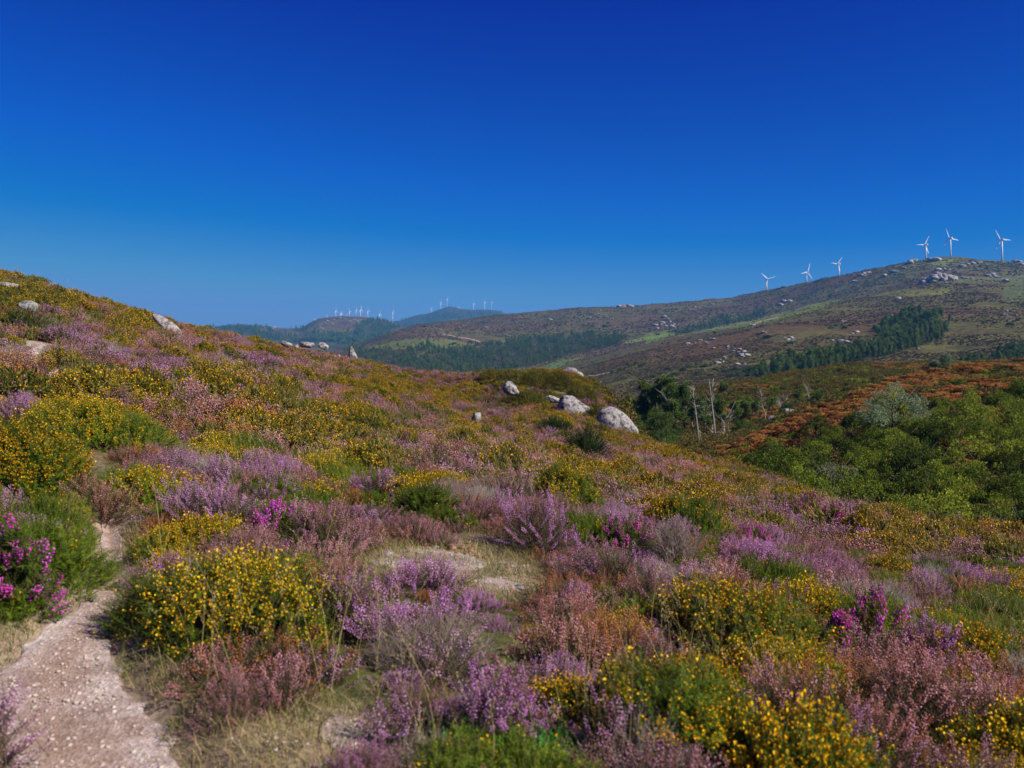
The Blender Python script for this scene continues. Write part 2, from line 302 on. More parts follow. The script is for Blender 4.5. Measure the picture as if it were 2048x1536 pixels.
def ground_noise(x, y):
    a = smooth(1, 6, y)
    z = a*(0.05*fbm(x/1.1, y/1.1, 3, 3)+0.12*fbm(x/4.5+3, y/4.5, 5, 2))
    z = z+smooth(60, 90, y)*(1-smooth(220, 400, y))*0.9*fbm(x/11, y/11, 9, 4)
    z = z+smooth(300, 700, y)*4.5*fbm(x/110, y/110, 21, 6)+smooth(900, 1500, y)*3*fbm(x/45, y/70, 31, 4)*(1-0.3*smooth(3000, 5000, y))
    return z
def ground(x, y, noise=True):
    x = np.asarray(x, float); y = np.maximum(np.asarray(y, float), 1.0)
    p = np.clip(1024+F*x/y, CP[0], CP[-1]-1e-6); i = np.clip(np.searchsorted(CP, p, side='right')-1, 0, len(CP)-2)
    tx = (p-CP[i])/(CP[i+1]-CP[i]); u = np.clip((np.log(y)-U0)/(U1-U0)*(NU-1), 0, NU-1.001); j = u.astype(int); tu = u-j
    z = (ZT[i, j]*(1-tu)+ZT[i, j+1]*tu)*(1-tx)+(ZT[i+1, j]*(1-tu)+ZT[i+1, j+1]*tu)*tx
    if not noise: return z
    return z+ground_noise(x, y)-(path_dip(x, y) if np.min(y) < 30 else 0)
def path_dip(x, y): return 0.0
def hit(px, py, y0=2.0, y1=8900.0, n=900):
    """where the sight line through a pixel of the photo first meets the ground between two depths"""
    Y = np.exp(np.linspace(math.log(y0), math.log(y1), n)); X = (px-1024)/F*Y
    P = HY-ground(X, Y)*F/Y; k = np.where(P <= py)[0]
    k = k[0] if len(k) else int(np.argmin(P)); return np.array([X[k], Y[k], float(ground(X[k], Y[k]))])
def project(x, y, z): return 1024+F*x/y, HY-F*z/y

# the footpath, worn into the slope
PATH_PX = [(150, 1640, .50), (140, 1536, .43), (110, 1420, .38), (100, 1320, .33), (150, 1240, .2), (205, 1170, .13), (222, 1110, .10), (222, 1060, .07), (212, 1015, .05), (150, 900, .04), (100, 760, .04), (62, 694, .22), (20, 688, .4), (-60, 684, .5)]
PATH = np.array([[*hit(a, b_)[:2], w_] for a, b_, w_ in PATH_PX])
def path_dist(x, y):
    x = np.asarray(x, float); y = np.asarray(y, float); best = np.full(x.shape, 1e9)
    for a, b_ in zip(PATH[:-1], PATH[1:]):
        d = b_[:2]-a[:2]; t = np.clip(((x-a[0])*d[0]+(y-a[1])*d[1])/(d@d), 0, 1)
        q = np.hypot(x-a[0]-t*d[0], y-a[1]-t*d[1])-(a[2]+(b_[2]-a[2])*t); best = np.minimum(best, q)
    return best
BARE = [(890, 1120, 115, .36), (1010, 1172, 85, .26), (790, 1125, 70, .26), (690, 1475, 85, .22), (545, 1510, 165, .27), (1020, 1140, 60, .2), (960,1085,60,.16), (35, 690, 62, 1.3)]      # clearings: column, row, half width in px, half depth in m
BARE_W = [(*hit(a, b_)[:2], r, d) for a, b_, r, d in BARE]
BARE_W = [(x, y, r/F*y, d) for x, y, r, d in BARE_W]
def bare_dist(x, y):
    best = np.full(np.shape(x), 1e9)
    for bx, by, rx, ry in BARE_W: best = np.minimum(best, (np.hypot((x-bx)/rx, (y-by)/ry)-1)*min(rx, ry))
    return best
_pd = path_dist
def path_dip(x, y):
    x = np.asarray(x, float); y = np.asarray(y, float)
    return 0.09*smooth(0.12, -0.08, _pd(x, y))*smooth(30, 20, y)
def smooth_rev(a, b_, x): return 1-smooth(b_, a, x)
def smooth(e0, e1, x):
    if e0 > e1: return 1-smooth(e1, e0, x)
    t = np.clip((x-e0)/(e1-e0), 0, 1); return t*t*(3-2*t)

# land cover colours (what grows or lies there, not how it is lit)
def cover_near(x, y):
    n = fbm(x/0.6, y/0.6, 41, 3)[:, None]; m_ = fbm(x/2.2, y/2.2, 43, 2)[:, None]
    soil = np.array([0.10, 0.075, 0.045]); lit = np.array([0.16, 0.13, 0.06]); gr = np.array([0.09, 0.11, 0.03])
    k = smooth(-0.3, 0.3, n); g = smooth(-0.1, 0.4, m_)
    cc = soil*(1-k)+lit*k; cc = cc*(1-g*0.7)+gr*g*0.7
    p = smooth(0.18, -0.02, np.minimum(path_dist(x, y), bare_dist(x, y)+0.03*n[:, 0]))[:, None]
    return cc*(1-p)+np.array([0.34, 0.26, 0.19])*p
def inpoly(px, py, P):
    P = np.asarray(P, float); c_ = np.zeros(np.shape(px), bool); j = len(P)-1
    for i in range(len(P)):
        xi, yi = P[i]; xj, yj = P[j]
        c_ ^= ((yi > py) != (yj > py)) & (px < (xj-xi)*(py-yi)/(yj-yi+1e-12)+xi); j = i
    return c_
def cover_mid(x, y):
    n = fbm(x/7, y/7, 51, 4)[:, None]; m_ = fbm(x/2.0, y/2.0, 52, 2)[:, None]
    a = np.array([0.10, 0.095, 0.03]); o = np.array([0.22, 0.09, 0.03]); d = np.array([0.05, 0.05, 0.02])
    k = smooth(-0.05, 0.4, n); cc = a*(1-k)+o*k; q = smooth(0.1, 0.5, m_)*0.7
    return cc*(1-q)+d*q
FIELDS = [([(1290, 667), (1395, 652), (1500, 640), (1640, 606), (1690, 596), (1640, 618), (1500, 652), (1380, 667), (1290, 690)], (0.16, 0.2, 0.04)),
          ([(1240, 684), (1335, 664), (1340, 670), (1300, 678), (1245, 690)], (0.16, 0.28, 0.05)),
          ([(1060, 740), (1120, 722), (1180, 712), (1120, 730), (1075, 746)], (0.13, 0.22, 0.05)),
          ([(1745, 590), (1800, 580), (1900, 575), (1895, 590), (1800, 596)], (0.17, 0.17, 0.04)),
          ([(1800, 552), (1830, 560), (1930, 563), (2048, 560), (2048, 550), (1940, 556)], (0.11, 0.13, 0.055)),
          ([(2020, 560), (2048, 556), (2048, 600), (2010, 612), (2000, 590)], (0.10, 0.13, 0.045)),
          ([(700, 700), (760, 685), (830, 675), (900, 680), (960, 690), (850, 705), (760, 715)], (0.13, 0.15, 0.04)),
          ([(960, 690), (1000, 682), (1040, 684), (1010, 696)], (0.15, 0.26, 0.06)),
          ([(1850, 520), (1900, 518), (1890, 530), (1850, 530)], (0.16, 0.2, 0.05))]
FORESTS = {
 'fir': [[(770, 722), (850, 712), (900, 702), (960, 694), (1060, 675), (1170, 668), (1245, 670), (1240, 690), (1130, 712), (1060, 733), (960, 746), (880, 748), (780, 738)],
         [(700, 672), (720, 652), (735, 640), (790, 640), (805, 652), (780, 664), (740, 672)],
         [(400, 658), (470, 648), (510, 650), (520, 662), (600, 676), (690, 684), (700, 700), (560, 690), (480, 672)],
         [(590, 652), (606, 654), (600, 664), (585, 662)],
         [(800, 652), (850, 632), (905, 622), (1000, 626), (1010, 632), (900, 642), (820, 655)],
         [(1350, 664), (1440, 640), (1530, 622), (1530, 630), (1430, 655), (1350, 672)],
         [(700, 690), (760, 700), (830, 698), (870, 690), (870, 700), (770, 722), (700, 712)]],
 'euca': [[(1500, 752), (1560, 735), (1700, 712), (1780, 690), (1760, 668), (1800, 640), (1870, 628), (1890, 655), (1870, 680), (1800, 704), (1700, 724), (1560, 755)],
          [(1930, 735), (2000, 718), (2048, 712), (2048, 724), (1930, 745)],
          [(620, 665), (700, 672), (760, 668), (790, 675), (700, 690), (640, 684)]],
}
def cover_far(x, y, z):
    px, py = project(x, y, z)
    n = fbm(x/160, y/160, 61, 5)[:, None]; m_ = fbm(x/60+5, y/60, 63, 4)[:, None]; q = fbm(x/25, y/25, 65, 3)[:, None]
    br = np.array([0.115, 0.072, 0.038]); ol = np.array([0.11, 0.098, 0.033]); pu = np.array([0.09, 0.058, 0.048]); dg = np.array([0.04, 0.055, 0.025])
    k = smooth(-0.15, 0.25, n); cc = br*(1-k)+ol*k
    u = (smooth(0.05, 0.4, m_)*smooth(1700, 2300, y)[:, None]); cc = cc*(1-u)+pu*u
    v = smooth(0.3, 0.5, q)*0.6; cc = cc*(1-v)+dg*v
    bl = smooth(4500, 5500, y)[:, None]*0.7; cc = cc*(1-bl)+np.array([0.05, 0.06, 0.04])*bl
    jx = px+12*fbm(x/90, y/90, 67, 3); jy = py+4*fbm(x/60, y/60, 68, 3)
    far = y > 300
    for P, col in FIELDS:
        w_ = inpoly(jx, jy, P) & far; cc[w_] = 0.25*cc[w_]+0.75*np.array(col)
    for Ps in FORESTS.values():
        for P in Ps: w_ = inpoly(px, py, P) & far; cc[w_] = np.array([0.055, 0.06, 0.025])
    return cc

def sheet(name, l0, l1, rows, material, cover, ccols=CP, ext=None):
    """the strip of terrain between two of the lines, rows spaced evenly in log depth inside each"""
    ly = np.array([np.interp(ccols, CP, LY[i]) for i in range(len(LINES))]); out = []
    for i in range(l0, l1):
        for t in range(rows[i-l0]): out.append(ly[i]+(ly[i+1]-ly[i])*t/rows[i-l0])
    out.append(ly[l1]); U = np.array(out); Y = np.exp(U); X = (ccols[None]-1024)/F*Y
    Z = ground(X.ravel(), Y.ravel()); V = np.stack([X.ravel(), Y.ravel(), Z], 1); r, cn = U.shape
    a = (np.arange(r-1)[:, None]*cn+np.arange(cn-1)[None]).ravel(); Q = np.stack([a, a+1, a+1+cn, a+cn], 1)
    cc = cover(V[:, 0], V[:, 1]) if cover is not cover_far else cover_far(V[:, 0], V[:, 1], V[:, 2])
    return tag(obj(name, mesh(name, V, Q, [material], smooth_sh=True, cols=cc)), kind='structure')
FINE = np.concatenate([np.linspace(-1800, -120, 90)[:-1], np.linspace(-120, 2180, 770), np.linspace(2180, 3900, 90)[1:]])
sheet('hillside', 0, 7, [30, 90, 60, 50, 45, 30, 20], MAT['g_near'], cover_near, FINE)
sheet('valley', 7, 11, [50, 20, 40, 20], MAT['g_mid'], cover_mid)
sheet('hills', 11, 16, [60, 20, 45, 60, 15], MAT['g_far'], cover_far, FINE)
sheet('far_hills', 16, 20, [40, 15, 30, 10], MAT['g_far'], cover_far, FINE)

# ------------------------------------------------------------------ path and clearings
def strip(name, pts, material, off, label_kind='structure', n_across=60, step=0.02, edge=0.05, smin=0):
    pts = np.asarray(pts, float); seg = np.hypot(*np.diff(pts[:, :2], axis=0).T); s = np.concatenate([[0], np.cumsum(seg)])
    q = np.arange(0, s[-1], step); x = pchip(s, pts[:, 0], q); y = pchip(s, pts[:, 1], q); wd = np.interp(q, s, pts[:, 2])
    tx, ty = np.gradient(x), np.gradient(y); l = np.hypot(tx, ty); nx, ny = -ty/l, tx/l; a = np.linspace(-1.25, 1.25, n_across)
    X = x[:, None]+nx[:, None]*a*wd[:, None]; Y = y[:, None]+ny[:, None]*a*wd[:, None]
    e = 0.42*fbm(X*3.4, Y*3.4, 71, 5)
    Z = ground(X.ravel(), Y.ravel()).reshape(X.shape)+off-smooth(0.75, 1.05, np.abs(a)[None]+e)*edge*2
    Z = Z+off*0.7*fbm(X/(off*9+.02), Y/(off*9+.02), 73, 5)
    V = np.stack([X.ravel(), Y.ravel(), Z.ravel()], 1); r, cn = X.shape
    k = (np.arange(r-1)[:, None]*cn+np.arange(cn-1)[None]).ravel()
    return tag(obj(name, mesh(name, V, np.stack([k, k+1, k+1+cn, k+cn], 1), [material], smooth_sh=True, attrs={'wear': (np.exp(-((a[None]+.1+e)/.38)**2)*np.ones_like(X)).ravel()})), kind=label_kind)
strip('path', PATH, MAT['gravel'], 0.012, step=0.02, n_across=80)
def patch(name, bx, by, rx, ry, material, off=0.012):
    r = np.linspace(0, 1.25, 30); a = np.linspace(0, 2*math.pi, 90, endpoint=False); R_, A_ = np.meshgrid(r, a, indexing='ij')
    X = bx+R_*np.cos(A_)*rx; Y = by+R_*np.sin(A_)*ry; e = 0.5*fbm(X*4, Y*4, 77, 3)
    Z = ground(X.ravel(), Y.ravel()).reshape(X.shape)+off-smooth(0.6, 1.05, R_+e)*0.05
    V = np.stack([X.ravel(), Y.ravel(), Z.ravel()], 1); cn = len(a); T = []
    i, j = np.meshgrid(np.arange(len(r)-1), np.arange(cn), indexing='ij'); k = (i*cn+j).ravel(); k2 = (i*cn+(j+1) % cn).ravel()
    return tag(obj(name, mesh(name, V, np.stack([k, k+cn, k2+cn, k2], 1), [material], smooth_sh=True)), kind='structure')
for (bx, by, rx, ry) in [BARE_W[k] for k in (0, 1, 2, 3, 7)]: patch('bare_ground', bx, by, rx*0.8, ry*0.8, MAT['gravel'])
# pale tracks on the far hills
def track(pix, wd, y0, y1):
    P = [hit(a, b_, y0, y1) for a, b_ in pix]; P = [(p[0], p[1], wd) for p in P]
    strip('track', P, MAT['track'], 0.5, n_across=5, step=6, edge=0.4)
track([(1178, 753), (1195, 751), (1215, 747), (1240, 742)], 1.3, 420, 1100)
track([(885, 668), (915, 674), (945, 679), (965, 686)], 3.0, 1300, 2300)
track([(1505, 651), (1530, 641), (1560, 634)], 2.0, 800, 1400)

# ------------------------------------------------------------------ loose stones on the path
def rock_tri(seed, sub=1, rough=0.25, flat=1.0, cut=.85):
    t = (1+5**.5)/2
    V = np.array([(-1, t, 0), (1, t, 0), (-1, -t, 0), (1, -t, 0), (0, -1, t), (0, 1, t), (0, -1, -t), (0, 1, -t), (t, 0, -1), (t, 0, 1), (-t, 0, -1), (-t, 0, 1)], float)
    T = [(0, 11, 5), (0, 5, 1), (0, 1, 7), (0, 7, 10), (0, 10, 11), (1, 5, 9), (5, 11, 4), (11, 10, 2), (10, 7, 6), (7, 1, 8), (3, 9, 4), (3, 4, 2), (3, 2, 6), (3, 6, 8), (3, 8, 9), (4, 9, 5), (2, 4, 11), (6, 2, 10), (8, 6, 7), (9, 8, 1)]
    V = list(V/np.linalg.norm(V[0]))
    for _ in range(sub):
        N = []; mid = {}
        def mp(a, b_):
            k = (min(a, b_), max(a, b_))
            if k not in mid: p = V[a]+V[b_]; V.append(p/np.linalg.norm(p)); mid[k] = len(V)-1
            return mid[k]
        for a, b_, c_ in T:
            x, y, z = mp(a, b_), mp(b_, c_), mp(c_, a); N += [(a, x, z), (b_, y, x), (c_, z, y), (x, y, z)]
        T = N
    V = np.array(V); r = np.random.default_rng(seed)
    for k in range(7):       # planes that cut the ball into a boulder
        d = r.normal(size=3); d /= np.linalg.norm(d); h = r.uniform(0.55, 0.9); s_ = V@d; V = V-np.outer(np.maximum(s_-h, 0)*cut, d)
    n = fbm(V[:, 0]*2.2+seed, V[:, 1]*2.2+V[:, 2]*1.7, seed, 4); V = V*(1+rough*n)[:, None]
    return V*np.array([1, 1, flat]), np.array(T)
peb = [(v, t, np.zeros(len(t), int), np.full(len(v), 0.5)) for v, t in (rock_tri(s_, 0, 0.2, 0.6) for s_ in range(4))]
def pebbles(name, N, xy, smin, smax, seed):
    r = np.random.default_rng(seed); x, y = xy[:, 0], xy[:, 1]; s_ = smin*(smax/smin)**(r.uniform(0, 1, len(x))**2.2)
    P = np.stack([x, y, ground(x, y)+0.012+s_*0.15], 1); D = np.stack([r.normal(0, .3, len(x)), r.normal(0, .3, len(x)), np.ones(len(x))], 1)
    V, T, M, A = scatter(peb, P, D, s_, seed)
    return tag(obj(name, mesh(name, V, T, [MAT['pebble']], M, {'tint': A})), 'small pale stones strewn over the trodden path', 'gravel', kind='stuff')
q = rng.uniform([-4, 2.4], [0.5, 9], (150000, 2)); d = path_dist(q[:, 0], q[:, 1])+.09*fbm(q[:, 0]*2.2, q[:, 1]*2.2, 171, 3); q1 = q[(d < 0.0) & (path_dist(q[:, 0], q[:, 1]) < -.11) & (rng.uniform(0, 1, len(q)) < .35+.65*vnoise(q[:, 0]*2.5, q[:, 1]*2.5, 173))]
q = rng.uniform([-2.0, 2.8], [1.2, 7.5], (30000, 2)); q2 = q[(bare_dist(q[:, 0], q[:, 1]) < -0.05) & (rng.uniform(0, 1, len(q)) < 0.25)]
q = rng.uniform([-14, 13], [-6, 20], (30000, 2)); q3 = q[path_dist(q[:, 0], q[:, 1]) < 0]
pebbles('gravel', 0, np.concatenate([q1[::2], q2]), 0.003, 0.014, 5); pebbles('gravel', 0, q3, 0.01, 0.05, 6)['label'] = 'pale broken stone on the upper stretch of path'

# ------------------------------------------------------------------ shoots and spikes
def tri_blades(B, n, z0, z1, length, width, out, m, r, rad=0.002, zmid=None):
    for k in range(n):
        a = k*2.39996+r.uniform(-.3, .3); z = z0+(z1-z0)*(k+r.uniform(0, 1))/n; l = length*r.uniform(.7, 1.2)
        d = np.array([math.cos(a), math.sin(a), 0]); s_ = np.array([-math.sin(a), math.cos(a), 0])
        o = out*r.uniform(.7, 1.3); tip = d*(rad+l*o)+np.array([0, 0, z+l*math.sqrt(max(0.05, 1-o*o))]); b0 = d*rad+np.array([0, 0, z])
        B.add([b0-s_*width/2, b0+s_*width/2, tip], [(0, 1, 2)], m, r.uniform(0, 1))
def blossoms(B, n, z0, z1, size, rad, m, r, kind='bell'):
    for k in range(n):
        a = k*2.39996+r.uniform(-.4, .4); z = z0+(z1-z0)*(k+r.uniform(0, 1))/n; s_ = size*r.uniform(.7, 1.25)
        d = np.array([math.cos(a), math.sin(a), r.uniform(-.2, .7)]); d /= np.linalg.norm(d)
        u = np.cross(d, [0, 0, 1]); u /= np.linalg.norm(u); v = np.cross(u, d); c0 = d*rad+np.array([0, 0, z])
        if kind == 'bell':
            B.add([c0, c0+d*s_*.8+u*s_*.5, c0+d*s_*.8-u*s_*.25+v*s_*.45, c0+d*s_*.8-u*s_*.25-v*s_*.45], [(0, 1, 2), (0, 2, 3), (0, 3, 1), (1, 3, 2)], m, r.uniform(0, 1))
        else:           # pea flower: an upright standard petal over a keel
            B.add([c0, c0+d*s_*.6+u*s_*.5+v*s_*.3, c0+d*s_*.35+v*s_*.95, c0+d*s_*.6-u*s_*.5+v*s_*.3, c0+d*s_*1.05-v*s_*.1], [(0, 1, 2), (0, 2, 3), (0, 1, 4), (0, 4, 3), (1, 2, 3)], m, r.uniform(0, 1))
def T_(B): return B.arrays()
def stem(B, z0, z1, rad, m, r):
    k = r.uniform(-.02, .02, 2); V, T = tube([(k[0], k[1], z0), (k[0]*.4, k[1]*.4, (z0+z1)/2), (0, 0, z1)], [rad*1.4, rad, rad*.5], 3, False); B.add(V, T, m, r.uniform(0, 1))
def make_temps(lod):
    r = np.random.default_rng(100+lod); out = {}
    def many(fn, n=5):
        res = []
        for _ in range(n): B = Bag(); fn(B); res.append(B.arrays())
        return res
    near = lod == 0
    def gl(B):
        if near:
            stem(B, -.16, .14, .002, 1, r); tri_blades(B, 56, -.06, .15, .028, .0045, .75, 0, r)
            for _ in range(3):
                a = r.uniform(0, 6.28); z = r.uniform(0, .06); d = np.array([math.cos(a)*.7, math.sin(a)*.7, .7])
                b2 = Bag(); tri_blades(b2, 18, 0, .06, .02, .004, .75, 0, r); V, T, M, A = b2.arrays()
                R = frames(d[None], np.zeros(1))[0]; B.add(V@R.T+np.array([0, 0, z]), T, 0, A)
        else: stem(B, -.16, .12, .003, 1, r); tri_blades(B, 22, -.06, .14, .05, .014, .7, 0, r)
    def gf(B): blossoms(B, 9 if near else 7, .05, .16, .013 if near else .0155, .012, 0, r, 'pea')
    def hl(B):
        if near: stem(B, -.22, .10, .0013, 1, r); tri_blades(B, 34, -.10, .05, .011, .003, .7, 0, r)
        else: stem(B, -.2, .10, .002, 1, r); tri_blades(B, 14, -.12, .05, .026, .009, .6, 0, r)
    def hf(B): blossoms(B, 30 if near else 12, .0, .13, .0085 if near else .0135, .003, 0, r)
    def bf(B): blossoms(B, 26, .05, .14, .015, .007, 0, r)
    def dry(B):
        stem(B, -.2, .14, .0016, 0, r)
        for _ in range(6 if near else 3):
            a = r.uniform(0, 6.28); z = r.uniform(-.1, .1); e = np.array([math.cos(a)*.05, math.sin(a)*.05, z+.07]); V, T = tube([(0, 0, z), e*.6+np.array([0, 0, z*.4]), e], [.0012, .001, .0004], 3, False); B.add(V, T, 0, r.uniform(0, 1))
    def brm(B):
        stem(B, -.2, .25, .002, 0, r); tri_blades(B, 26, -.1, .3, .1, .008, .35, 0, r)
    out['gorse_leaf'] = many(gl); out['gorse_fl'] = many(gf); out['heather_leaf'] = many(hl); out['heather_fl'] = many(hf); out['bell_fl'] = many(bf)
    out['dry'] = many(dry); out['broom'] = many(brm)
    return out
TEMP = [make_temps(0), make_temps(1)]
SPECIES = {   # foliage template, foliage materials, flower template, flower material, share of shoots in flower, shoots per m2, shoot scale
 'gorse': ('gorse_leaf', ('gorse_leaf', 'wood'), 'gorse_fl', 'gorse_flower', .85, 620, .86),
 'gorse_green': ('gorse_leaf', ('gorse_leaf', 'wood'), 'gorse_fl', 'gorse_flower', .07, 620, .86),
 'lilac': ('heather_leaf', ('heather_leaf', 'wood'), 'heather_fl', 'lilac', .46, 560, 1.0),
 'violet': ('heather_leaf', ('heather_leaf', 'wood'), 'heather_fl', 'violet', .52, 560, 1.05),
 'salmon': ('heather_leaf', ('heather_leaf', 'wood'), 'heather_fl', 'salmon', .5, 520, 1.1),
 'mauve': ('heather_leaf', ('heather_leaf', 'wood'), 'heather_fl', 'mauve', .33, 560, 1.0),
 'rust': ('heather_leaf', ('heather_leaf', 'wood'), 'heather_fl', 'rust', .6, 540, 1.0),
 'magenta': ('gorse_leaf', ('gorse_leaf', 'wood'), 'bell_fl', 'magenta', .95, 420, 1.0),
 'dry': ('dry', ('dry',), None, None, 0, 600, 1.0),
 'broom': ('broom', ('broom',), None, None, 0, 500, 1.0),
}
def dome_points(rx, ry, h, dens, seed, follow=None):
    r = np.random.default_rng(seed); area = math.pi*rx*ry*(1+0.6*h/min(rx, ry)); N = max(12, int(area*dens))
    rad = np.sqrt(r.uniform(0, 1, N)); a = r.uniform(0, 2*math.pi, N); lob = 1+0.16*np.sin(a*3+seed)+0.09*np.sin(a*5+seed*2.3)+0.05*np.sin(a*9+seed)
    x, y = rad*np.cos(a)*rx*lob, rad*np.sin(a)*ry*lob
    lump = 1+0.3*fbm(x*3.2+seed, y*3.2, seed, 3); z = h*(1-rad**2.4)**0.6*lump*r.uniform(.72, 1.05, N)
    g = rad**1.6; D = np.stack([np.cos(a)*g*1.15+r.normal(0, .24, N), np.sin(a)*g*1.15+r.normal(0, .24, N), 1.0-g*0.45+r.normal(0, .1, N)], 1)
    D[:, 2] = np.maximum(D[:, 2], 0.12)
    return np.stack([x, y, z], 1), D, rad
def bush_meshes(sp, rx, ry, h, seed, lod=0, at=None, dens=1.0, mix=None):
    lt, lm, ft, fm, share, dn, sc = SPECIES[sp]; r = np.random.default_rng(seed+999)
    P, D, rad = dome_points(rx, ry, h, dn*dens*(1.0 if lod == 0 else .42), seed)
    if at is not None: P[:, 2] += ground(P[:, 0]+at[0], P[:, 1]+at[1])-at[2]
    scl = sc*r.uniform(.7, 1.25, len(P))*(1.0 if lod == 0 else 1.25); top = D/np.linalg.norm(D, axis=1, keepdims=True)*(0.10*scl)[:, None]
    base = P-top; tn = np.clip(0.5+0.5*fbm(P[:, 0]*2.5, P[:, 1]*2.5, seed+5, 2)+r.normal(0, .2, len(P)), 0, 1)
    Tm = TEMP[lod]
    V, T, M, A = scatter(Tm[lt], base, D, scl, seed, tn); fol = mesh('foliage', V, T, [MAT['gorse_far' if (k == 'gorse_leaf' and lod == 1) else k] for k in lm], M, {'tint': A}); flo = None
    if ft:
        pf = share*np.clip(0.75+(1.35 if ft == 'gorse_fl' else 1.1)*fbm(P[:, 0]*3.2+9, P[:, 1]*3.2, seed+8, 3), .04, 1.3)*(0.55 if False else 1)
        pf = pf*np.where((rad > .85) & (ft == 'gorse_fl'), .55, 1); k = np.where(r.uniform(0, 1, len(P)) < pf)[0]
        if len(k): V, T, M, A = scatter(Tm[ft], base[k], D[k], scl[k], seed, r.uniform(0, 1, len(k))); flo = mesh('flowers', V, T, [MAT[fm]], M, {'tint': A})
    return fol, flo
NAMES = {'gorse': 'gorse_bush', 'gorse_green': 'gorse_bush', 'lilac': 'heather_bush', 'violet': 'heather_bush', 'salmon': 'heather_bush', 'mauve': 'heather_bush', 'rust': 'heather_bush', 'magenta': 'bell_heather', 'dry': 'dry_bush', 'broom': 'broom_bush'}
CATS = {'gorse_bush': 'gorse bush', 'heather_bush': 'heather', 'bell_heather': 'bell heather', 'dry_bush': 'dry bush', 'broom_bush': 'broom bush'}
BUSHES = []
def bush(sp, px, py, half, h, label, depth=.75, y0=2.0, y1=80, group=None, dens=1.0):
    p = hit(px, py, y0, y1); rx = half/F*p[1]; lod = 0 if p[1] < 9 else 1; seed = len(BUSHES)*13+5
    fol, flo = bush_meshes(sp, rx, rx*depth, h, seed, lod, p, dens)
    e = obj(NAMES[sp], None, loc=p); tag(e, label, CATS[NAMES[sp]], group)
    obj('foliage', fol, e)
    if flo: obj('flowers', flo, e)
    BUSHES.append((p[0], p[1], rx, rx*depth)); return e

B_ = bush
B_('gorse', 475, 1265, 235, .34, 'large gorse cushion with yellow flowers overhanging the right edge of the pale path', .8)
B_('gorse_green', 55, 1150, 175, .32, 'bright green gorse mound left of the path with few yellow flowers', .7)
B_('gorse_green', -60, 1235, 120, .22, 'green gorse at the left frame edge just above the gravel', .5)
B_('magenta', 40, 1225, 75, .42, 'magenta bell heather flowering on the left rim of the path', .8)
B_('gorse', 30, 1000, 150, .5, 'yellow gorse at the left frame edge above the green mound', .7)
B_('gorse', 190, 890, 160, .42, 'broad rounded yellow gorse on the upper left slope', .9)
B_('lilac', 40, 858, 100, .3, 'lilac heather strip between two yellow gorse bushes at the left frame edge', .7)
B_('salmon', 190, 1035, 90, .28, 'dusty pink heather left of where the path disappears', .7)
B_('lilac', -30, 1560, 110, .34, 'lilac heather in the bottom left corner beside the gravel', .8)
B_('lilac', 430, 1070, 140, .34, 'lilac heather mound just behind the large gorse cushion', .6)
B_('mauve', 645, 1110, 105, .36, 'tall mauve heather above the gravel clearing on its left side', .8)
B_('lilac', 700, 1265, 85, .36, 'bright lilac heather standing right against the large gorse cushion', .9)
B_('violet', 770, 1290, 90, .24, 'violet heather with dark shaded side below the bright lilac one', .8)
B_('violet', 885, 1275, 90, .2, 'violet heather hiding the lower edge of the gravel clearing', .7)
B_('lilac', 900, 1370, 100, .22, 'lilac heather in front of the violet heather below the clearing', .8)
B_('violet', 985, 1500, 115, .34, 'pinkish violet heather at the bottom centre above the bright green herbs', .8)
B_('lilac', 800, 1500, 70, .2, 'low sparse lilac heather beside the grassy patch at the bottom', .8)
B_('lilac', 640, 1370, 90, .18, 'low lilac heather sprigs on the grass below the large gorse cushion', .6)
B_('gorse', 1350, 1520, 185, .36, 'yellow gorse filling the bottom edge right of the centre', .8)
B_('lilac', 1215, 1540, 75, .34, 'pale lilac heather at the bottom edge left of the yellow gorse', .8)
B_('gorse', 1490, 1330, 190, .38, 'wide green and yellow gorse cushion in the right foreground', .75)
B_('salmon', 1150, 1340, 130, .24, 'dusty pink heather between the clearing and the bottom gorse', .8)
B_('mauve', 1320, 1260, 110, .34, 'brownish mauve heather behind the wide gorse cushion', .7)
B_('salmon', 1590, 1480, 140, .34, 'salmon pink heather spikes in front of the wide gorse cushion', .7)
B_('salmon', 1860, 1470, 200, .36, 'large pink and lilac heather in the bottom right corner', .75)
B_('lilac', 1740, 1560, 130, .3, 'lilac heather at the bottom edge under the pink one', .7)
B_('violet', 1870, 1365, 80, .36, 'deep violet heather spikes behind the large pink heather', .6)
B_('magenta', 1680, 1340, 34, .3, 'small magenta bell heather at the right end of the wide gorse cushion', .8)
B_('violet', 1080, 1105, 100, .42, 'violet heather on the bank right of the gravel clearing', .8)
B_('lilac', 1230, 1185, 115, .36, 'lilac heather with dark base to the right of the clearing', .7)
B_('mauve', 1010, 1020, 90, .4, 'reddish mauve heather behind the clearing', .7)
B_('mauve', 880, 960, 100, .38, 'brown mauve heather high above the clearing', .7)
B_('violet', 755, 1015, 60, .38, 'narrow violet heather beside the left end of the clearing', .9)
B_('gorse_green', 860, 1040, 80, .26, 'dark green bush in the shade behind the clearing', .6)
B_('gorse', 1130, 1030, 80, .42, 'bright yellow gorse behind the violet heather bank', .8)
B_('gorse', 1370, 1090, 95, .42, 'dark green gorse with orange yellow flowers right of the bright one', .8)
B_('dry', 1350, 1140, 62, .4, 'pale grey dry brush tuft between gorse and heather', .8)
B_('violet', 1490, 1155, 75, .36, 'vivid violet heather right of the dry brush', .6)
B_('violet', 1690, 1095, 75, .34, 'violet heather on the outer slope above the wide mauve sweep', .7)
B_('gorse', 1790, 1120, 95, .3, 'olive yellow gorse low on the outer right slope', .6)
B_('gorse', 930, 905, 62, .42, 'yellow gorse standing below the small pale boulder', .8)
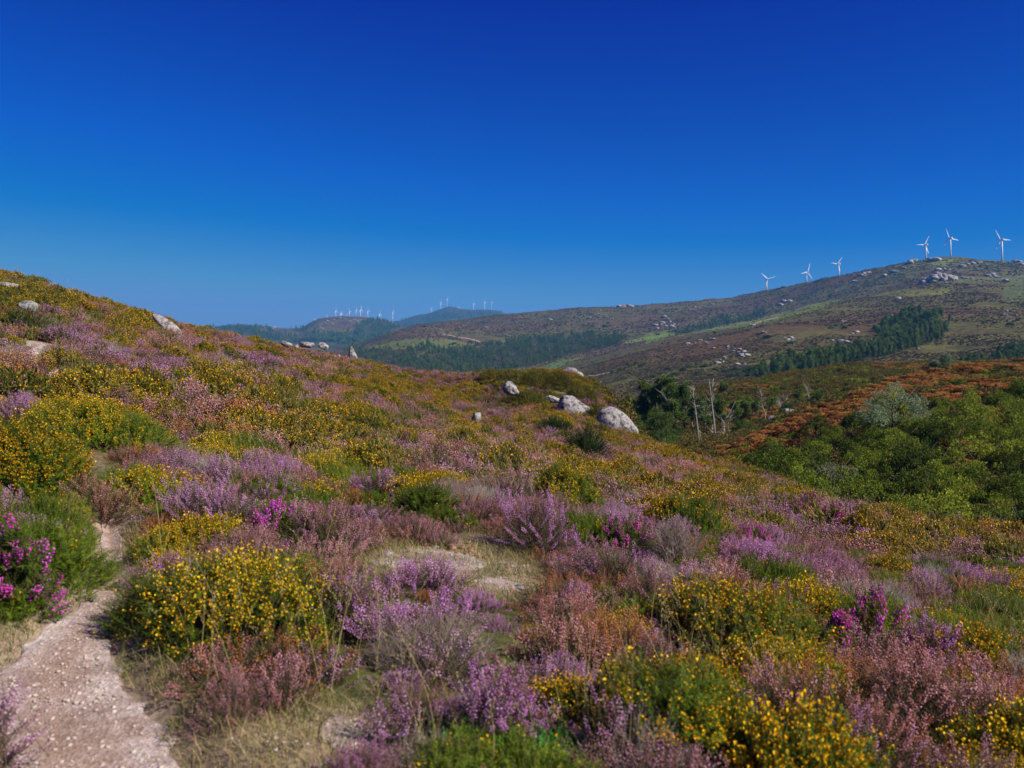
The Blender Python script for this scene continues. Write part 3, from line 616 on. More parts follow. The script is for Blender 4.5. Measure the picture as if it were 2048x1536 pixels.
B_('gorse', 1330, 925, 62, .5, 'yellow gorse on the crest in front of the dead trees', .8, 20)
B_('broom', 1175, 922, 36, .75, 'dark green broom bush alone among the pink heather', .9, 20)
B_('broom', 55, 668, 30, .38, 'dark green bush above the pale stony ledge on the upper left', .8, 14)
B_('violet', 130, 690, 60, .36, 'violet heather right of the dark green bush on the upper left', .7, 14)
B_('gorse_green', 735, 872, 50, .4, 'plain green gorse patch in the middle of the slope', .7)
B_('gorse', 600, 890, 70, .4, 'yellow green gorse left of the plain green patch', .8)
B_('gorse', 450, 790, 90, .4, 'yellow gorse high on the slope below the leaning slab', .8)
B_('gorse', 730, 790, 80, .45, 'bright yellow gorse below the pointed standing stone', .8)
B_('broom', 1110, 866, 32, .4, 'low dark green clump below the grey boulders', .8, 20)
for _k, (_x, _y, _w, _l) in enumerate([(985, 762, 36, 'dark green gorse at the left end of the green mound on the crest'), (1030, 764, 42, 'tall dark green gorse second from the left on the crest mound'), (1078, 768, 40, 'dark green gorse in the middle of the crest mound'), (1122, 776, 42, 'dense dark green gorse in front of the smooth half hidden boulder'), (1165, 800, 34, 'dark green gorse between the smooth and the lichen spotted boulder'), (1196, 842, 26, 'dark green gorse between the two big crest boulders')]):
    B_('gorse_green', _x, _y, _w, .75, _l, .8, 46, dens=.8)
B_('gorse', 1122, 848, 30, .5, 'low gorse at the left foot of the lichen spotted boulder', .8, 40)
B_('gorse_green', 1205, 872, 28, .5, 'low green gorse at the foot of the biggest boulder', .8, 36)
B_('gorse_green', 1060, 812, 52, .8, 'rounded grass green gorse hump beside the flat pale rock', .8, 30)

_h = hit(1045, 1535); BUSHES.append((_h[0], _h[1], .22, .14))
# ------------------------------------------------------------------ small plants, one of each kind set out, the rest of the cover scattered from them
def scatter_obj(name, srcs, P, rz, scl, idx, label, cat, tilt=None):
    """one stuff object: instances of real plants of the scene at given points"""
    n = len(P); me = bpy.data.meshes.new(name); me.vertices.add(n); me.vertices.foreach_set('co', np.ascontiguousarray(P, np.float32).ravel())
    R = np.zeros((n, 3)); R[:, 2] = rz
    if tilt is not None: R[:, :2] = tilt
    a = me.attributes.new('rot', 'FLOAT_VECTOR', 'POINT'); a.data.foreach_set('vector', R.astype(np.float32).ravel())
    sc = np.repeat(np.asarray(scl)[:, None], 3, 1) if np.ndim(scl) == 1 else scl
    a = me.attributes.new('scl', 'FLOAT_VECTOR', 'POINT'); a.data.foreach_set('vector', np.ascontiguousarray(sc, np.float32).ravel())
    a = me.attributes.new('pick', 'INT', 'POINT'); a.data.foreach_set('value', np.asarray(idx, np.int32))
    o = obj(name, me); g = bpy.data.node_groups.new(name, 'GeometryNodeTree')
    g.interface.new_socket('Geometry', in_out='INPUT', socket_type='NodeSocketGeometry'); g.interface.new_socket('Geometry', in_out='OUTPUT', socket_type='NodeSocketGeometry')
    gi = g.nodes.new('NodeGroupInput'); go = g.nodes.new('NodeGroupOutput'); jn = g.nodes.new('GeometryNodeJoinGeometry')
    for parts in srcs:
        j2 = g.nodes.new('GeometryNodeJoinGeometry'); gt = g.nodes.new('GeometryNodeGeometryToInstance')
        for s_ in parts:
            oi = g.nodes.new('GeometryNodeObjectInfo'); oi.inputs['Object'].default_value = s_; oi.transform_space = 'ORIGINAL'; oi.inputs['As Instance'].default_value = True
            g.links.new(oi.outputs['Geometry'], j2.inputs[0])
        g.links.new(j2.outputs[0], gt.inputs[0]); g.links.new(gt.outputs[0], jn.inputs[0])
    def na(nm, t):
        q_ = g.nodes.new('GeometryNodeInputNamedAttribute'); q_.data_type = t; q_.inputs[0].default_value = nm; return q_.outputs[0]
    ip = g.nodes.new('GeometryNodeInstanceOnPoints'); ip.inputs['Pick Instance'].default_value = True
    g.links.new(gi.outputs[0], ip.inputs['Points']); g.links.new(jn.outputs[0], ip.inputs['Instance'])
    g.links.new(na('pick', 'INT'), ip.inputs['Instance Index']); g.links.new(na('rot', 'FLOAT_VECTOR'), ip.inputs['Rotation']); g.links.new(na('scl', 'FLOAT_VECTOR'), ip.inputs['Scale'])
    g.links.new(ip.outputs[0], go.inputs[0]); md = o.modifiers.new('scatter', 'NODES'); md.node_group = g
    return tag(o, label, cat, kind='stuff')

SPECIES['magenta'] = SPECIES['magenta'][:4]+(.4, 420, 1.0)
def module(sp, k, lod, px, py, y0):
    p = hit(px, py, y0, 80); r_ = .30+.06*k; fol, flo = bush_meshes(sp, r_, r_*.9, .24 if sp != 'broom' else .5, 700+k*31+lod*7+hash_sp(sp), lod, None, 1.0)
    e = obj(NAMES[sp], None, loc=p-np.array([0, 0, .03])); parts = [obj('foliage', fol, e)]
    if flo: parts.append(obj('flowers', flo, e))
    return e, parts
def hash_sp(s_): return sum(ord(ch) for ch in s_)
SPL = ['gorse', 'gorse_green', 'lilac', 'violet', 'salmon', 'mauve', 'rust', 'magenta', 'dry']
WORDS = {'gorse': 'small yellow flowering gorse tuft', 'gorse_green': 'small plain green gorse tuft', 'lilac': 'small lilac heather tuft', 'violet': 'small violet heather tuft', 'salmon': 'small dusty pink heather tuft', 'mauve': 'small brown mauve heather tuft', 'rust': 'small rust brown faded heather tuft', 'magenta': 'small tuft with magenta bells', 'dry': 'small grey dry heather tuft'}
MODS = {}
mp = {0: {'gorse': [(640, 1010), (300, 1000)], 'gorse_green': [(250, 985), (1250, 1250)], 'lilac': [(540, 1000), (1400, 1200)], 'violet': [(850, 1180), (1620, 1160)], 'salmon': [(330, 1000), (1420, 1180)], 'mauve': [(930, 1040), (1560, 1200)], 'rust': [(1700, 1400), (1120, 1220)], 'magenta': [(1240, 1110), (560, 1080)], 'dry': [(870, 1330), (1700, 1230)]},
      1: {s_: [(500+k*130, 860+k*8), (560+k*130, 800+k*22)] for k, s_ in enumerate(SPL)}}
for lod in (0, 1):
    for sp in SPL:
        L_ = []
        for k in range(2):
            e, parts = module(sp, k, lod, *mp[lod][sp][k], 2.0 if lod == 0 else 9.0)
            tag(e, WORDS[sp]+(' in the foreground heath' if lod == 0 else ' on the slope behind the foreground')+(', the larger of two' if k else ', the smaller of two'), CATS[NAMES[sp]], WORDS[sp].replace('tuft', 'tufts')+(' in the foreground' if lod == 0 else ' up the slope')); L_.append(parts)
        MODS[lod, sp] = L_

# which plant grows where: patches seen in the photo (column, row, half width, half height, plant) over a banded mix
ZONES = [
 (60, 600, 120, 40, 'gorse_green'), (180, 610, 90, 30, 'gorse'), (90, 590, 60, 20, 'gorse'), (50, 640, 60, 20, 'salmon'), (140, 690, 90, 45, 'lilac'), (240, 680, 30, 30, 'gorse'), (290, 650, 60, 22, 'gorse'),
 (250, 740, 130, 45, 'lilac'), (60, 720, 90, 30, 'dry'), (480, 730, 90, 22, 'lilac'), (390, 700, 90, 25, 'salmon'), (430, 780, 110, 35, 'gorse'), (190, 840, 150, 85, 'gorse'), (40, 900, 110, 60, 'gorse'), (60, 800, 80, 30, 'lilac'),
 (350, 830, 70, 45, 'salmon'), (420, 870, 80, 30, 'gorse'), (560, 820, 80, 35, 'gorse_green'), (640, 740, 100, 28, 'salmon'), (750, 775, 70, 28, 'gorse'), (640, 800, 60, 25, 'salmon'), (620, 885, 90, 35, 'gorse'),
 (480, 930, 120, 25, 'gorse_green'), (360, 950, 60, 40, 'dry'), (300, 900, 60, 30, 'salmon'), (560, 660, 60, 16, 'mauve'), (450, 665, 60, 14, 'gorse'), (870, 790, 120, 22, 'gorse'), (830, 850, 70, 30, 'mauve'), (740, 855, 55, 22, 'gorse_green'),
 (930, 870, 65, 32, 'gorse'), (1000, 830, 60, 25, 'mauve'), (1050, 760, 110, 22, 'gorse_green'), (1150, 780, 60, 30, 'gorse_green'), (1090, 840, 80, 20, 'gorse'), (1060, 890, 90, 22, 'salmon'), (1230, 880, 50, 16, 'gorse'), (1210, 910, 60, 14, 'lilac'),
 (1330, 905, 70, 26, 'gorse'), (1450, 950, 80, 16, 'gorse'), (1600, 1000, 90, 16, 'gorse'), (1450, 975, 90, 18, 'gorse'), (1330, 955, 80, 20, 'salmon'), (1560, 1030, 90, 24, 'lilac'), (1750, 1050, 80, 16, 'gorse'), (1900, 1080, 90, 12, 'gorse'),
 (1130, 970, 70, 40, 'gorse'), (1380, 1040, 90, 50, 'gorse'), (1240, 1030, 60, 40, 'lilac'), (1000, 1010, 90, 50, 'mauve'), (890, 950, 80, 40, 'mauve'), (700, 960, 90, 40, 'gorse_green'), (540, 960, 90, 25, 'lilac'), (640, 1030, 100, 60, 'mauve'),
 (1680, 1060, 120, 40, 'violet'), (1640, 1130, 140, 40, 'mauve'), (1800, 1100, 110, 34, 'gorse'), (1900, 1180, 160, 50, 'lilac'), (1760, 1200, 120, 50, 'mauve'), (2000, 1110, 80, 22, 'gorse'), (1960, 1270, 140, 50, 'gorse_green'), (1800, 1280, 80, 40, 'lilac'),
 (2040, 1190, 30, 20, 'gorse'), (1300, 1120, 90, 50, 'lilac'), (1500, 1120, 80, 40, 'violet'), (1350, 1200, 100, 30, 'dry'), (1500, 1250, 170, 90, 'gorse'), (1330, 1300, 90, 60, 'salmon'), (1150, 1300, 150, 80, 'salmon'), (1870, 1420, 220, 120, 'salmon'),
 (1700, 1330, 60, 50, 'violet'), (2000, 1400, 60, 60, 'lilac'), (1330, 1450, 200, 110, 'gorse'), (980, 1440, 150, 100, 'violet'), (820, 1360, 90, 60, 'mauve'), (900, 1250, 130, 90, 'violet'), (60, 1100, 160, 130, 'gorse_green'),
]
ZA = np.array([z[:4] for z in ZONES], float); ZS = [z[4] for z in ZONES]
MIXES = {'gorse': (['gorse', 'gorse_green', 'salmon', 'mauve', 'rust'], [.5, .1, .13, .19, .08]), 'gorse_green': (['gorse_green', 'gorse', 'mauve', 'lilac', 'rust'], [.56, .2, .12, .08, .04]),
         'lilac': (['lilac', 'rust', 'violet', 'mauve', 'gorse_green', 'dry'], [.36, .07, .14, .26, .1, .07]), 'violet': (['violet', 'lilac', 'mauve', 'rust', 'magenta'], [.4, .2, .24, .08, .08]),
         'salmon': (['salmon', 'mauve', 'rust', 'lilac', 'gorse', 'gorse_green'], [.36, .22, .12, .12, .1, .08]), 'mauve': (['mauve', 'salmon', 'rust', 'lilac', 'gorse_green', 'dry'], [.4, .15, .08, .15, .14, .08]),
         'magenta': (['magenta', 'lilac', 'gorse'], [.5, .25, .25]), 'dry': (['dry', 'mauve', 'lilac', 'gorse'], [.5, .3, .12, .08])}
def species_at(x, y, r):
    z = ground(x, y); px, py = project(x, y, z); n = len(x)
    D = np.hypot((px[:, None]-ZA[None, :, 0])/ZA[None, :, 2], (py[:, None]-ZA[None, :, 1])/ZA[None, :, 3])+0.25*fbm(x*1.2, y*1.2, 91, 3)[:, None]
    k = D.argmin(1); dm = D.min(1); b1 = fbm(x/2.6+y/9, y/6.5, 93, 3)+0.15*fbm(x/0.9, y/1.4, 94, 2)
    b2 = fbm(x/1.8+40, y/4, 95, 3)
    base = np.where(b1 > .22, np.where(b2 > .1, 'gorse', 'gorse'), np.where(b1 < -.02, np.where(b2 > 0, 'mauve', 'salmon'), np.where(b2 > .2, 'gorse', np.where(b2 < -.05, 'lilac', 'salmon'))))
    dom = np.where(dm < .9, np.array(ZS)[k], base); out = np.empty(n, object); u = fbm(x/.75+7, y/.85, 98, 2); u = (np.argsort(np.argsort(u+r.normal(0, .12, n)))/n); u = (u*3.0+0.31) % 1.0
    for s_, (c_, p_) in MIXES.items():
        w_ = np.where(dom == s_)[0]; cum = np.cumsum(p_)/sum(p_); ii = np.minimum(np.searchsorted(cum, u[w_]), len(c_)-1)
        out[w_] = np.array(c_, object)[ii]
    return out
def grid_pts(x0, x1, y0, y1, s_, r):
    X, Y = np.meshgrid(np.arange(x0, x1, s_), np.arange(y0, y1, s_)); X = X.ravel()+r.uniform(-.5, .5, X.size)*s_; Y = Y.ravel()+r.uniform(-.5, .5, Y.size)*s_
    p = 1024+F*X/Y; k = (p > -900) & (p < 2900); return X[k], Y[k]
CREST = lambda p: np.interp(p, CP, np.exp(LY[6]))*1.15
acc = {}
for (lo, hi, sp_, lod, s0, s1) in [(2.3, 9.5, .225, 0, .55, 1.0), (9.5, 26, .33, 1, .65, 1.25), (26, 78, .48, 1, .9, 1.6)]:
    r = np.random.default_rng(int(hi)); X, Y = grid_pts(-70, 50, lo, hi, sp_, r); pc = 1024+F*X/Y
    if lo > 5: k = (pc > -350) & (pc < 2400); X, Y, pc = X[k], Y[k], pc[k]
    k = Y < CREST(pc); X, Y = X[k], Y[k]
    k = (path_dist(X, Y) > (.15 if lo < 9 else .1)) & ((bare_dist(X, Y) > .06)); X, Y = X[k], Y[k]
    inside = np.zeros(len(X), bool)
    for bx, by, rx, ry in BUSHES: inside |= np.hypot((X-bx)/rx, (Y-by)/ry) < .8
    X, Y = X[~inside], Y[~inside]; sp = species_at(X, Y, r); Z = ground(X, Y)
    sc = r.uniform(s0, s1, len(X)); pdn = np.minimum(path_dist(X, Y), bare_dist(X, Y)); sc = sc*np.where(lo < 5, np.clip(.55+pdn*1.2, .55, 1), 1)
    lumps = 1+.75*fbm(X/1.1, Y/1.1, 97, 3)+r.uniform(-.2, .3, len(X)); cl = np.where((lo < 5) & (np.abs(1024+F*X/Y-900) < 200) & (Y < 5.9) & (Y > 3.9), .55, 1.0); sc = sc*cl; S3 = np.stack([sc, sc, sc*lumps*(1.0 if lo < 20 else .8)], 1)
    for s_ in SPL:
        w_ = np.where(sp == s_)[0]
        if len(w_): acc.setdefault((lod, s_), []).append((X[w_], Y[w_], Z[w_], S3[w_]))
CN = {'gorse': ('gorse_cover', 'low yellow flowering gorse growing all over'), 'gorse_green': ('gorse_cover', 'low green gorse growing all over'), 'lilac': ('heather_cover', 'lilac heather growing over'), 'violet': ('heather_cover', 'violet heather growing over'),
      'salmon': ('heather_cover', 'dusty pink heather growing over'), 'mauve': ('heather_cover', 'brown mauve heather growing over'), 'rust': ('heather_cover', 'rust brown faded heather among the plants of'), 'magenta': ('bell_heather_cover', 'scattered magenta bell heather among'), 'dry': ('dry_heather_cover', 'grey dry heather twigs among')}
for (lod, s_), chunks in acc.items():
    r = np.random.default_rng(lod*50+hash_sp(s_)); X = np.concatenate([c_[0] for c_ in chunks]); Y = np.concatenate([c_[1] for c_ in chunks]); Z = np.concatenate([c_[2] for c_ in chunks]); S3 = np.concatenate([c_[3] for c_ in chunks])
    scatter_obj(CN[s_][0], MODS[lod, s_], np.stack([X, Y, Z-.03], 1), r.uniform(0, 6.28, len(X)), S3, r.integers(0, 2, len(X)), CN[s_][1]+(' the foreground' if lod == 0 else ' the hillside'), 'heath', tilt=r.normal(0, .12, (len(X), 2)))

# ------------------------------------------------------------------ grass
def blade_temp(r, h, w_, n=4, bend=.35, headed=False):
    B = Bag(); a = r.uniform(0, 6.28); d = np.array([math.cos(a), math.sin(a), 0]); s_ = np.array([-math.sin(a), math.cos(a), 0]); P = []
    for i in range(n+1):
        t = i/n; c0 = d*bend*h*t*t+np.array([0, 0, h*t*(1-.25*bend*t)]); ww = w_*(1-t*.85)/2; P += [c0-s_*ww, c0+s_*ww]
    T = []
    for i in range(n): a_ = 2*i; T += [(a_, a_+1, a_+3), (a_, a_+3, a_+2)]
    B.add(P, T, 0, r.uniform(0, 1))
    if headed:
        for k in range(10):
            t = .8+.2*k/10; c0 = d*bend*h*t*t+np.array([0, 0, h*t*(1-.25*bend*t)]); o_ = r.normal(0, .006, 3); B.add([c0+o_, c0+o_+[0, .002, .012], c0+o_+[.003, -.002, .006]], [(0, 1, 2)], 0, .9)
    return B.arrays()
r = np.random.default_rng(5); SH = [blade_temp(r, r.uniform(.05, .11), .004, 3, r.uniform(.3, 1.2)) for _ in range(10)]; TALL = [blade_temp(r, r.uniform(.35, .6), .003, 6, r.uniform(.1, .5), True) for _ in range(8)]
def grass(name, xy, temps, smin, smax, material, label, seed, lean=.25):
    r = np.random.default_rng(seed); n = len(xy); P = np.stack([xy[:, 0], xy[:, 1], ground(xy[:, 0], xy[:, 1])-.005], 1)
    D = np.stack([r.normal(0, lean, n), r.normal(0, lean, n), np.ones(n)], 1); V, T, M, A = scatter(temps, P, D, r.uniform(smin, smax, n), seed, np.clip(.5+.5*fbm(xy[:, 0]*2, xy[:, 1]*2, seed, 2)+r.normal(0, .25, n), 0, 1))
    return tag(obj(name, mesh(name, V, T, [material], M, {'tint': A})), label, 'grass', kind='stuff')
q = rng.uniform([-2.6, 2.6], [1.6, 8.5], (190000, 2)); bd = bare_dist(q[:, 0], q[:, 1]); pdd = path_dist(q[:, 0], q[:, 1])
tf = fbm(q[:, 0]*5, q[:, 1]*5, 111, 3); k = (bd < .22) & (pdd > .02) & (rng.uniform(-.6, .8, len(q)) < tf+.25-.5*smooth(-.05, -.22, bd)*(q[:, 1] > 4.4))
k |= (pdd > -.07) & (pdd < .4) & (tf > -.6+.5*smooth(.02, -.07, pdd)) & (rng.uniform(0, 1, len(q)) < .75)
grass('grass', q[k], SH, .45, 1.0, MAT['grass'], 'short dry grass on the clearings and along the path edge', 3)
q = rng.uniform([-5, 2.6], [5, 10], (9000, 2)); pc = 1024+F*q[:, 0]/q[:, 1]; tf = fbm(q[:, 0]*.9, q[:, 1]*.9, 117, 3)
k = (tf > .18) & (np.minimum(path_dist(q[:, 0], q[:, 1]), bare_dist(q[:, 0], q[:, 1])) > .08)
grass('tall_grass', q[k][:2200], TALL, .7, 1.15, MAT['straw'], 'thin straw coloured grass stalks rising among the heather', 4)
q = rng.uniform([-20, 9], [14, 40], (26000, 2)); tf = fbm(q[:, 0]*.4, q[:, 1]*.4, 119, 3); pc = 1024+F*q[:, 0]/q[:, 1]
k = (tf > .1) & (pc > -300) & (pc < 2300) & (q[:, 1] < CREST(pc)*.9); grass('tall_grass', q[k][:6000], TALL, .8, 1.3, MAT['straw'], 'straw coloured grass stalks on the upper slope', 6)
hb = hit(1045, 1535); q = rng.normal([hb[0], hb[1]], [.13, .07], (4200, 2)); HB = [blade_temp(r, .09, .016, 2, 1.0) for _ in range(6)]
tag(grass('herbs', q, HB, .6, 1.3, MAT['herb'], 'bright green small leaved herbs at the bottom centre', 8, .7), cat='herbs')

# ------------------------------------------------------------------ boulders
def boulder(name, px, py, wpx, hpx, label, seed, y0=8, y1=90, dz=.35, flat=None, tilt=0., m='granite', group=None, rough=.12, dpt=.8, sub=4):
    p = hit(px, py, y0, y1); s_ = wpx/2/F*p[1]; h = hpx/F*p[1]; V, T = rock_tri(seed, sub, rough, 1.0)
    V = V/np.abs(V).max(0)
    if name == 'standing_stone': q_ = 1.15-.36*(V[:, 2:3]+1); V[:, 0:1] = V[:, 0:1]*q_-.25*V[:, 2:3]; V[:, 1:2] *= q_
    V = V*np.array([s_, s_*dpt, h*.62]); e = obj(name, mesh(name, V, T, [MAT[m]], smooth_sh=sub >= 3), loc=p+np.array([0, 0, h*(dz-.02)]))
    return tag(e, label, 'boulder' if 'boulder' in name else 'rock', group)
def big(name, px, py, major, minor, ang, y, label, seed, rough=.2, dpt=.7, m='granite', cut=.75):
    """boulder given by the centre of its outline, its long and short axis and how steeply it leans down to the right"""
    if y is None: y = hit(px, py+minor*.5, 8, 60)[1]-1.0
    V, T = rock_tri(seed, 4, rough, 1.0, cut); k_ = 1.35 if major > 50 and minor > 30 else 1.15; V = V/np.abs(V).max(0)*np.array([major/2, minor/2*dpt*1.5, minor/2*k_])*y/F; a = -math.radians(ang)
    px -= (k_-1)*minor*.5*math.sin(-a); py += (k_-1)*minor*.5*math.cos(a)
    V = V@np.array([[math.cos(a), 0, math.sin(a)], [0, 1, 0], [-math.sin(a), 0, math.cos(a)]]); e = obj(name, mesh(name, V, T, [MAT[m]], smooth_sh=True), loc=((px-1024)/F*y, y, -(py-HY)/F*y))
    return tag(e, label, 'boulder' if 'boulder' in name else 'rock')
big('boulder', 1154, 819, 80, 42, 42, 48, 'large lichen spotted boulder leaning right on the heath crest', 11, .17, cut=.6)
big('boulder', 1236, 847, 96, 50, 40, 46, 'biggest pale boulder at the outer crest beside the wooded gully', 12, .17, cut=.6)
big('boulder', 1022, 775, 38, 26, 22, 50, 'small rounded grey boulder left of the lichen spotted one', 13)
big('rock', 1106, 798, 34, 13, 12, 51, 'flat broken pale rock beside the lichen spotted boulder', 14, .3)
big('boulder', 1146, 766, 84, 56, 35, 60, 'smooth boulder half hidden behind the green gorse on the mound', 15)
big('boulder', 953, 834, 20, 22, 20, 34, 'small pale boulder poking out above the yellow gorse', 16)
big('boulder', 648, 692, 24, 12, 25, 50, 'dark edged boulder at the right end of the crest outcrop', 18)
big('boulder', 614, 689, 32, 11, 2, 51, 'flat stacked rock in the middle of the crest outcrop', 19, .25, cut=.8)
big('boulder', 574, 689, 26, 11, 20, 50, 'pale sloping rock at the left end of the crest outcrop', 20)
big('rock', 592, 693, 12, 8, 0, 49, 'small rock between the pale and the flat stacked one', 32)
big('rock_slab', 340, 655, 88, 22, 38, 32, 'long grey slab leaning down the slope near the skyline', 22, .08)
big('rock_slab', 57, 613, 50, 24, 6, None, 'flat pale rock among flowers on the upper left', 23, .14)
big('rock_slab', 12, 573, 64, 20, 4, None, 'pale rock on the skyline at the left frame edge', 24, .15)
boulder('standing_stone', 706, 722, 24, 30, 'pointed upright standing stone on the crest', 17, 50, 75, .5, rough=.08)
boulder('rock', 677, 712, 9, 9, 'tiny rock just left of the standing stone', 21, 45, 75, .6)
boulder('rock_slab', -20, 700, 90, 18, 'low pale slab on the stony ledge at the left frame edge', 25, 11, 30, .3, rough=.15)
boulder('rock', 565, 778, 16, 10, 'small pale rock half buried mid slope', 26, 12, 60, 1.2)
boulder('rock', 538, 748, 14, 8, 'small pale rock higher on the slope among yellow gorse', 27, 12, 60, 1.2)
big('boulder', 1578, 822, 26, 14, 10, 95, 'grey boulder beside the slim dead trees on the bracken spur', 28)
big('boulder', 1638, 808, 26, 9, -8, 98, 'bluish boulder on the right of the bracken spur crest', 29)
big('boulder', 1548, 836, 30, 12, -10, 104, 'dark rock face in shade below the crooked dead tree', 30)
big('rock', 1590, 1500, 170, 100, 36, 3.35, 'rough grey rock half buried at the bottom edge right of the yellow gorse', 33, .12)
# stones in the clearing
for k, (a, b_, s_) in enumerate([(905, 1100, 22), (925, 1098, 16), (940, 1104, 18), (915, 1110, 14), (955, 1112, 15), (897, 1093, 12), (932, 1112, 12), (970, 1118, 14), (948, 1094, 13)]):
    boulder('stone', a, b_, s_, s_*.7, 'ochre stone in the small heap at the back of the clearing', 40+k, 3, 9, .2, m='ochre', group='ochre stones in the clearing', sub=2)
for k, (a, b_, s_) in enumerate([(775, 1110, 34), (868, 1095, 20), (1040, 1178, 30)]):
    boulder('stone', a, b_, s_, s_*.35, ['pale flat stone at the left end of the clearing', 'small white stone at the back of the clearing', 'pale stone at the right end of the clearing'][k], 60+k, 3, 9, .2, sub=3)

# ------------------------------------------------------------------ trees and shrubs
def leaf_temp(r, n, s_):
    out = []
    for _ in range(6):
        B = Bag()
        for k in range(n):
            c0 = r.normal(0, s_*.45, 3); d = r.normal(size=3); d /= np.linalg.norm(d); u = np.cross(d, r.normal(size=3)); u /= np.linalg.norm(u); v = np.cross(d, u); l = s_*r.uniform(.6, 1.1)
            B.add([c0-u*l*.25, c0+v*l*.6, c0+u*l*.3-v*l*.1], [(0, 1, 2)], 0, r.uniform(0, 1))
        out.append(B.arrays())
    return out
_r = np.random.default_rng(3); LT = {'fine': leaf_temp(_r, 6, .16), 'mid': leaf_temp(_r, 5, .3), 'coarse': leaf_temp(_r, 4, .9)}
def crown(blobs, temps, dens, seed, material, up=.6, scl=1.0):
    """leaf clumps spread through a set of lobes (x, y, z, radius, squash)"""
    r = np.random.default_rng(seed); Ps, Ds, Ts = [], [], []
    for (x, y, z, R_, sq) in blobs:
        n = max(6, int(dens*R_*R_*4)); d = r.normal(size=(n, 3)); d /= np.linalg.norm(d, axis=1, keepdims=True); d[:, 2] = np.where(d[:, 2] < -.35, -d[:, 2], d[:, 2])
        rr = R_*(.55+.5*r.uniform(0, 1, n)**.6)*(1+.3*fbm(d[:, 0]*3+x, d[:, 1]*3+d[:, 2]*2, seed, 2)); P = d*rr[:, None]*np.array([1, 1, sq])+np.array([x, y, z]); Ps.append(P); Ds.append(d+np.array([0, 0, up])); Ts.append(np.clip(r.uniform(0, 1)*.6+r.uniform(0, .5, n), 0, 1))
    P, D, t = np.concatenate(Ps), np.concatenate(Ds), np.concatenate(Ts)
    V, T, M, A = scatter(temps, P, D+1e-3, scl*r.uniform(.7, 1.3, len(P)), seed, t); return mesh('crown', V, T, [material], M, {'tint': A})
def lobes(r, n, R_, h, lob, base=.3):
    out = []
    for k in range(n):
        a = r.uniform(0, 6.28); q_ = math.sqrt(r.uniform(0, 1)); z = h*(base+(1-base)*(1-q_**2)*r.uniform(.55, 1)); out.append((math.cos(a)*R_*q_, math.sin(a)*R_*q_, z*r.uniform(.72, 1.08)-lob*.6, lob*r.uniform(.7, 1.25), r.uniform(.8, 1.5)))
    return out
def limbs(r, h, R_, n, r0, m='bark', k0=5):
    B = Bag(); V, T = tube([(0, 0, -.3), (r.normal(0, .04)*h, r.normal(0, .04)*h, h*.5), (r.normal(0, .06)*h, r.normal(0, .06)*h, h)], [r0, r0*.7, r0*.2], k0); B.add(V, T, 0, .5)
    for k in range(n):
        a = r.uniform(0, 6.28); z = h*r.uniform(.25, .8); l = R_*r.uniform(.6, 1)
        V, T = tube([(0, 0, z), (math.cos(a)*l*.5, math.sin(a)*l*.5, z+l*.3), (math.cos(a)*l, math.sin(a)*l, z+l*.75)], [r0*.5, r0*.3, r0*.1], 4); B.add(V, T, 0, r.uniform(0, 1))
    return B.mesh('trunk', [MAT[m]])
def shrub(name, R_, h, nl, lob, temps, dens, material, seed, scl=1.0, trunk=True, tname='stem'):
    r = np.random.default_rng(seed); e = obj(name, None); cr = obj('crown', crown(lobes(r, nl, R_, h, lob), LT[temps], dens, seed, MAT[material], scl=scl), e); parts = [cr]
    if trunk: parts.append(obj(tname, limbs(r, h*.75, R_*.8, 7, max(.03, h*.02)), e))
    return e, parts
def place(e, px, py, y0, y1, s_=1.0, rz=0, sink=.0):
    p = hit(px, py, y0, y1); e.location = p-np.array([0, 0, sink]); e.scale = (s_, s_, s_); e.rotation_euler = (0, 0, rz); return p
r = np.random.default_rng(77)
# dense green shrubs on the near side of the spur
pro = [shrub('tree_heath', 1.1+.15*k, 1.45+.14*k, 46, .24, 'fine', 130, 'bush', 300+k, .62) for k in range(5)]
cand = []
for _ in range(6000):
    px = r.uniform(1430, 2300); y = r.uniform(30, 100); x = (px-1024)/F*y; z = float(ground(x, y)); py = HY-z*F/y; cand.append((x, y, z, px, py))
def spur_row(px): return np.interp(px, [1450, 1500, 1640, 1740, 1840, 2048], [905, 888, 826, 790, 762, 742])
ok = []; fern = []
for x, y, z, px, py in cand:
    d_ = py-spur_row(px)      # rows below the spur's crest
    if d_ < 2: continue
    lim = np.interp(px, [1450, 1600, 1750, 1900, 2048], [30, 55, 45, 42, 42])
    if d_-.75*1.7*F/y < lim*(.5+.5*vnoise(x/4, y/4, 5)): continue
    if vnoise(x/5+3, y/5, 8) < .2: continue
    if any((x-a)**2+(y-b_)**2 < (1.95 if y < 60 else 2.5)**2 for a, b_ in ok): continue
    ok.append((x, y))
ok.sort(key=lambda t: t[1]); ok = ok[:290]
def heath_label(x, y):
    px, py = project(x, y, float(ground(x, y))); c_ = 'bushy green tree heath '
    if px > 1960: return c_+('at the right frame edge low in the thicket' if py > 900 else 'at the right frame edge high on the slope')
    if px > 1850: return c_+('in the lower thicket right of the grey green willow' if py > 900 else 'right of the pale green sallow tree')
    if px > 1740: return c_+('in the dark hollow right of the grey green willow' if py > 930 else 'just below the pale green sallow tree')
    if px > 1600: return c_+('around the rounded grey green willow shrub' if py > 900 else 'among the bracken left of the pale green sallow tree')
    return c_+('at the left foot of the thicket under the bracken spur')
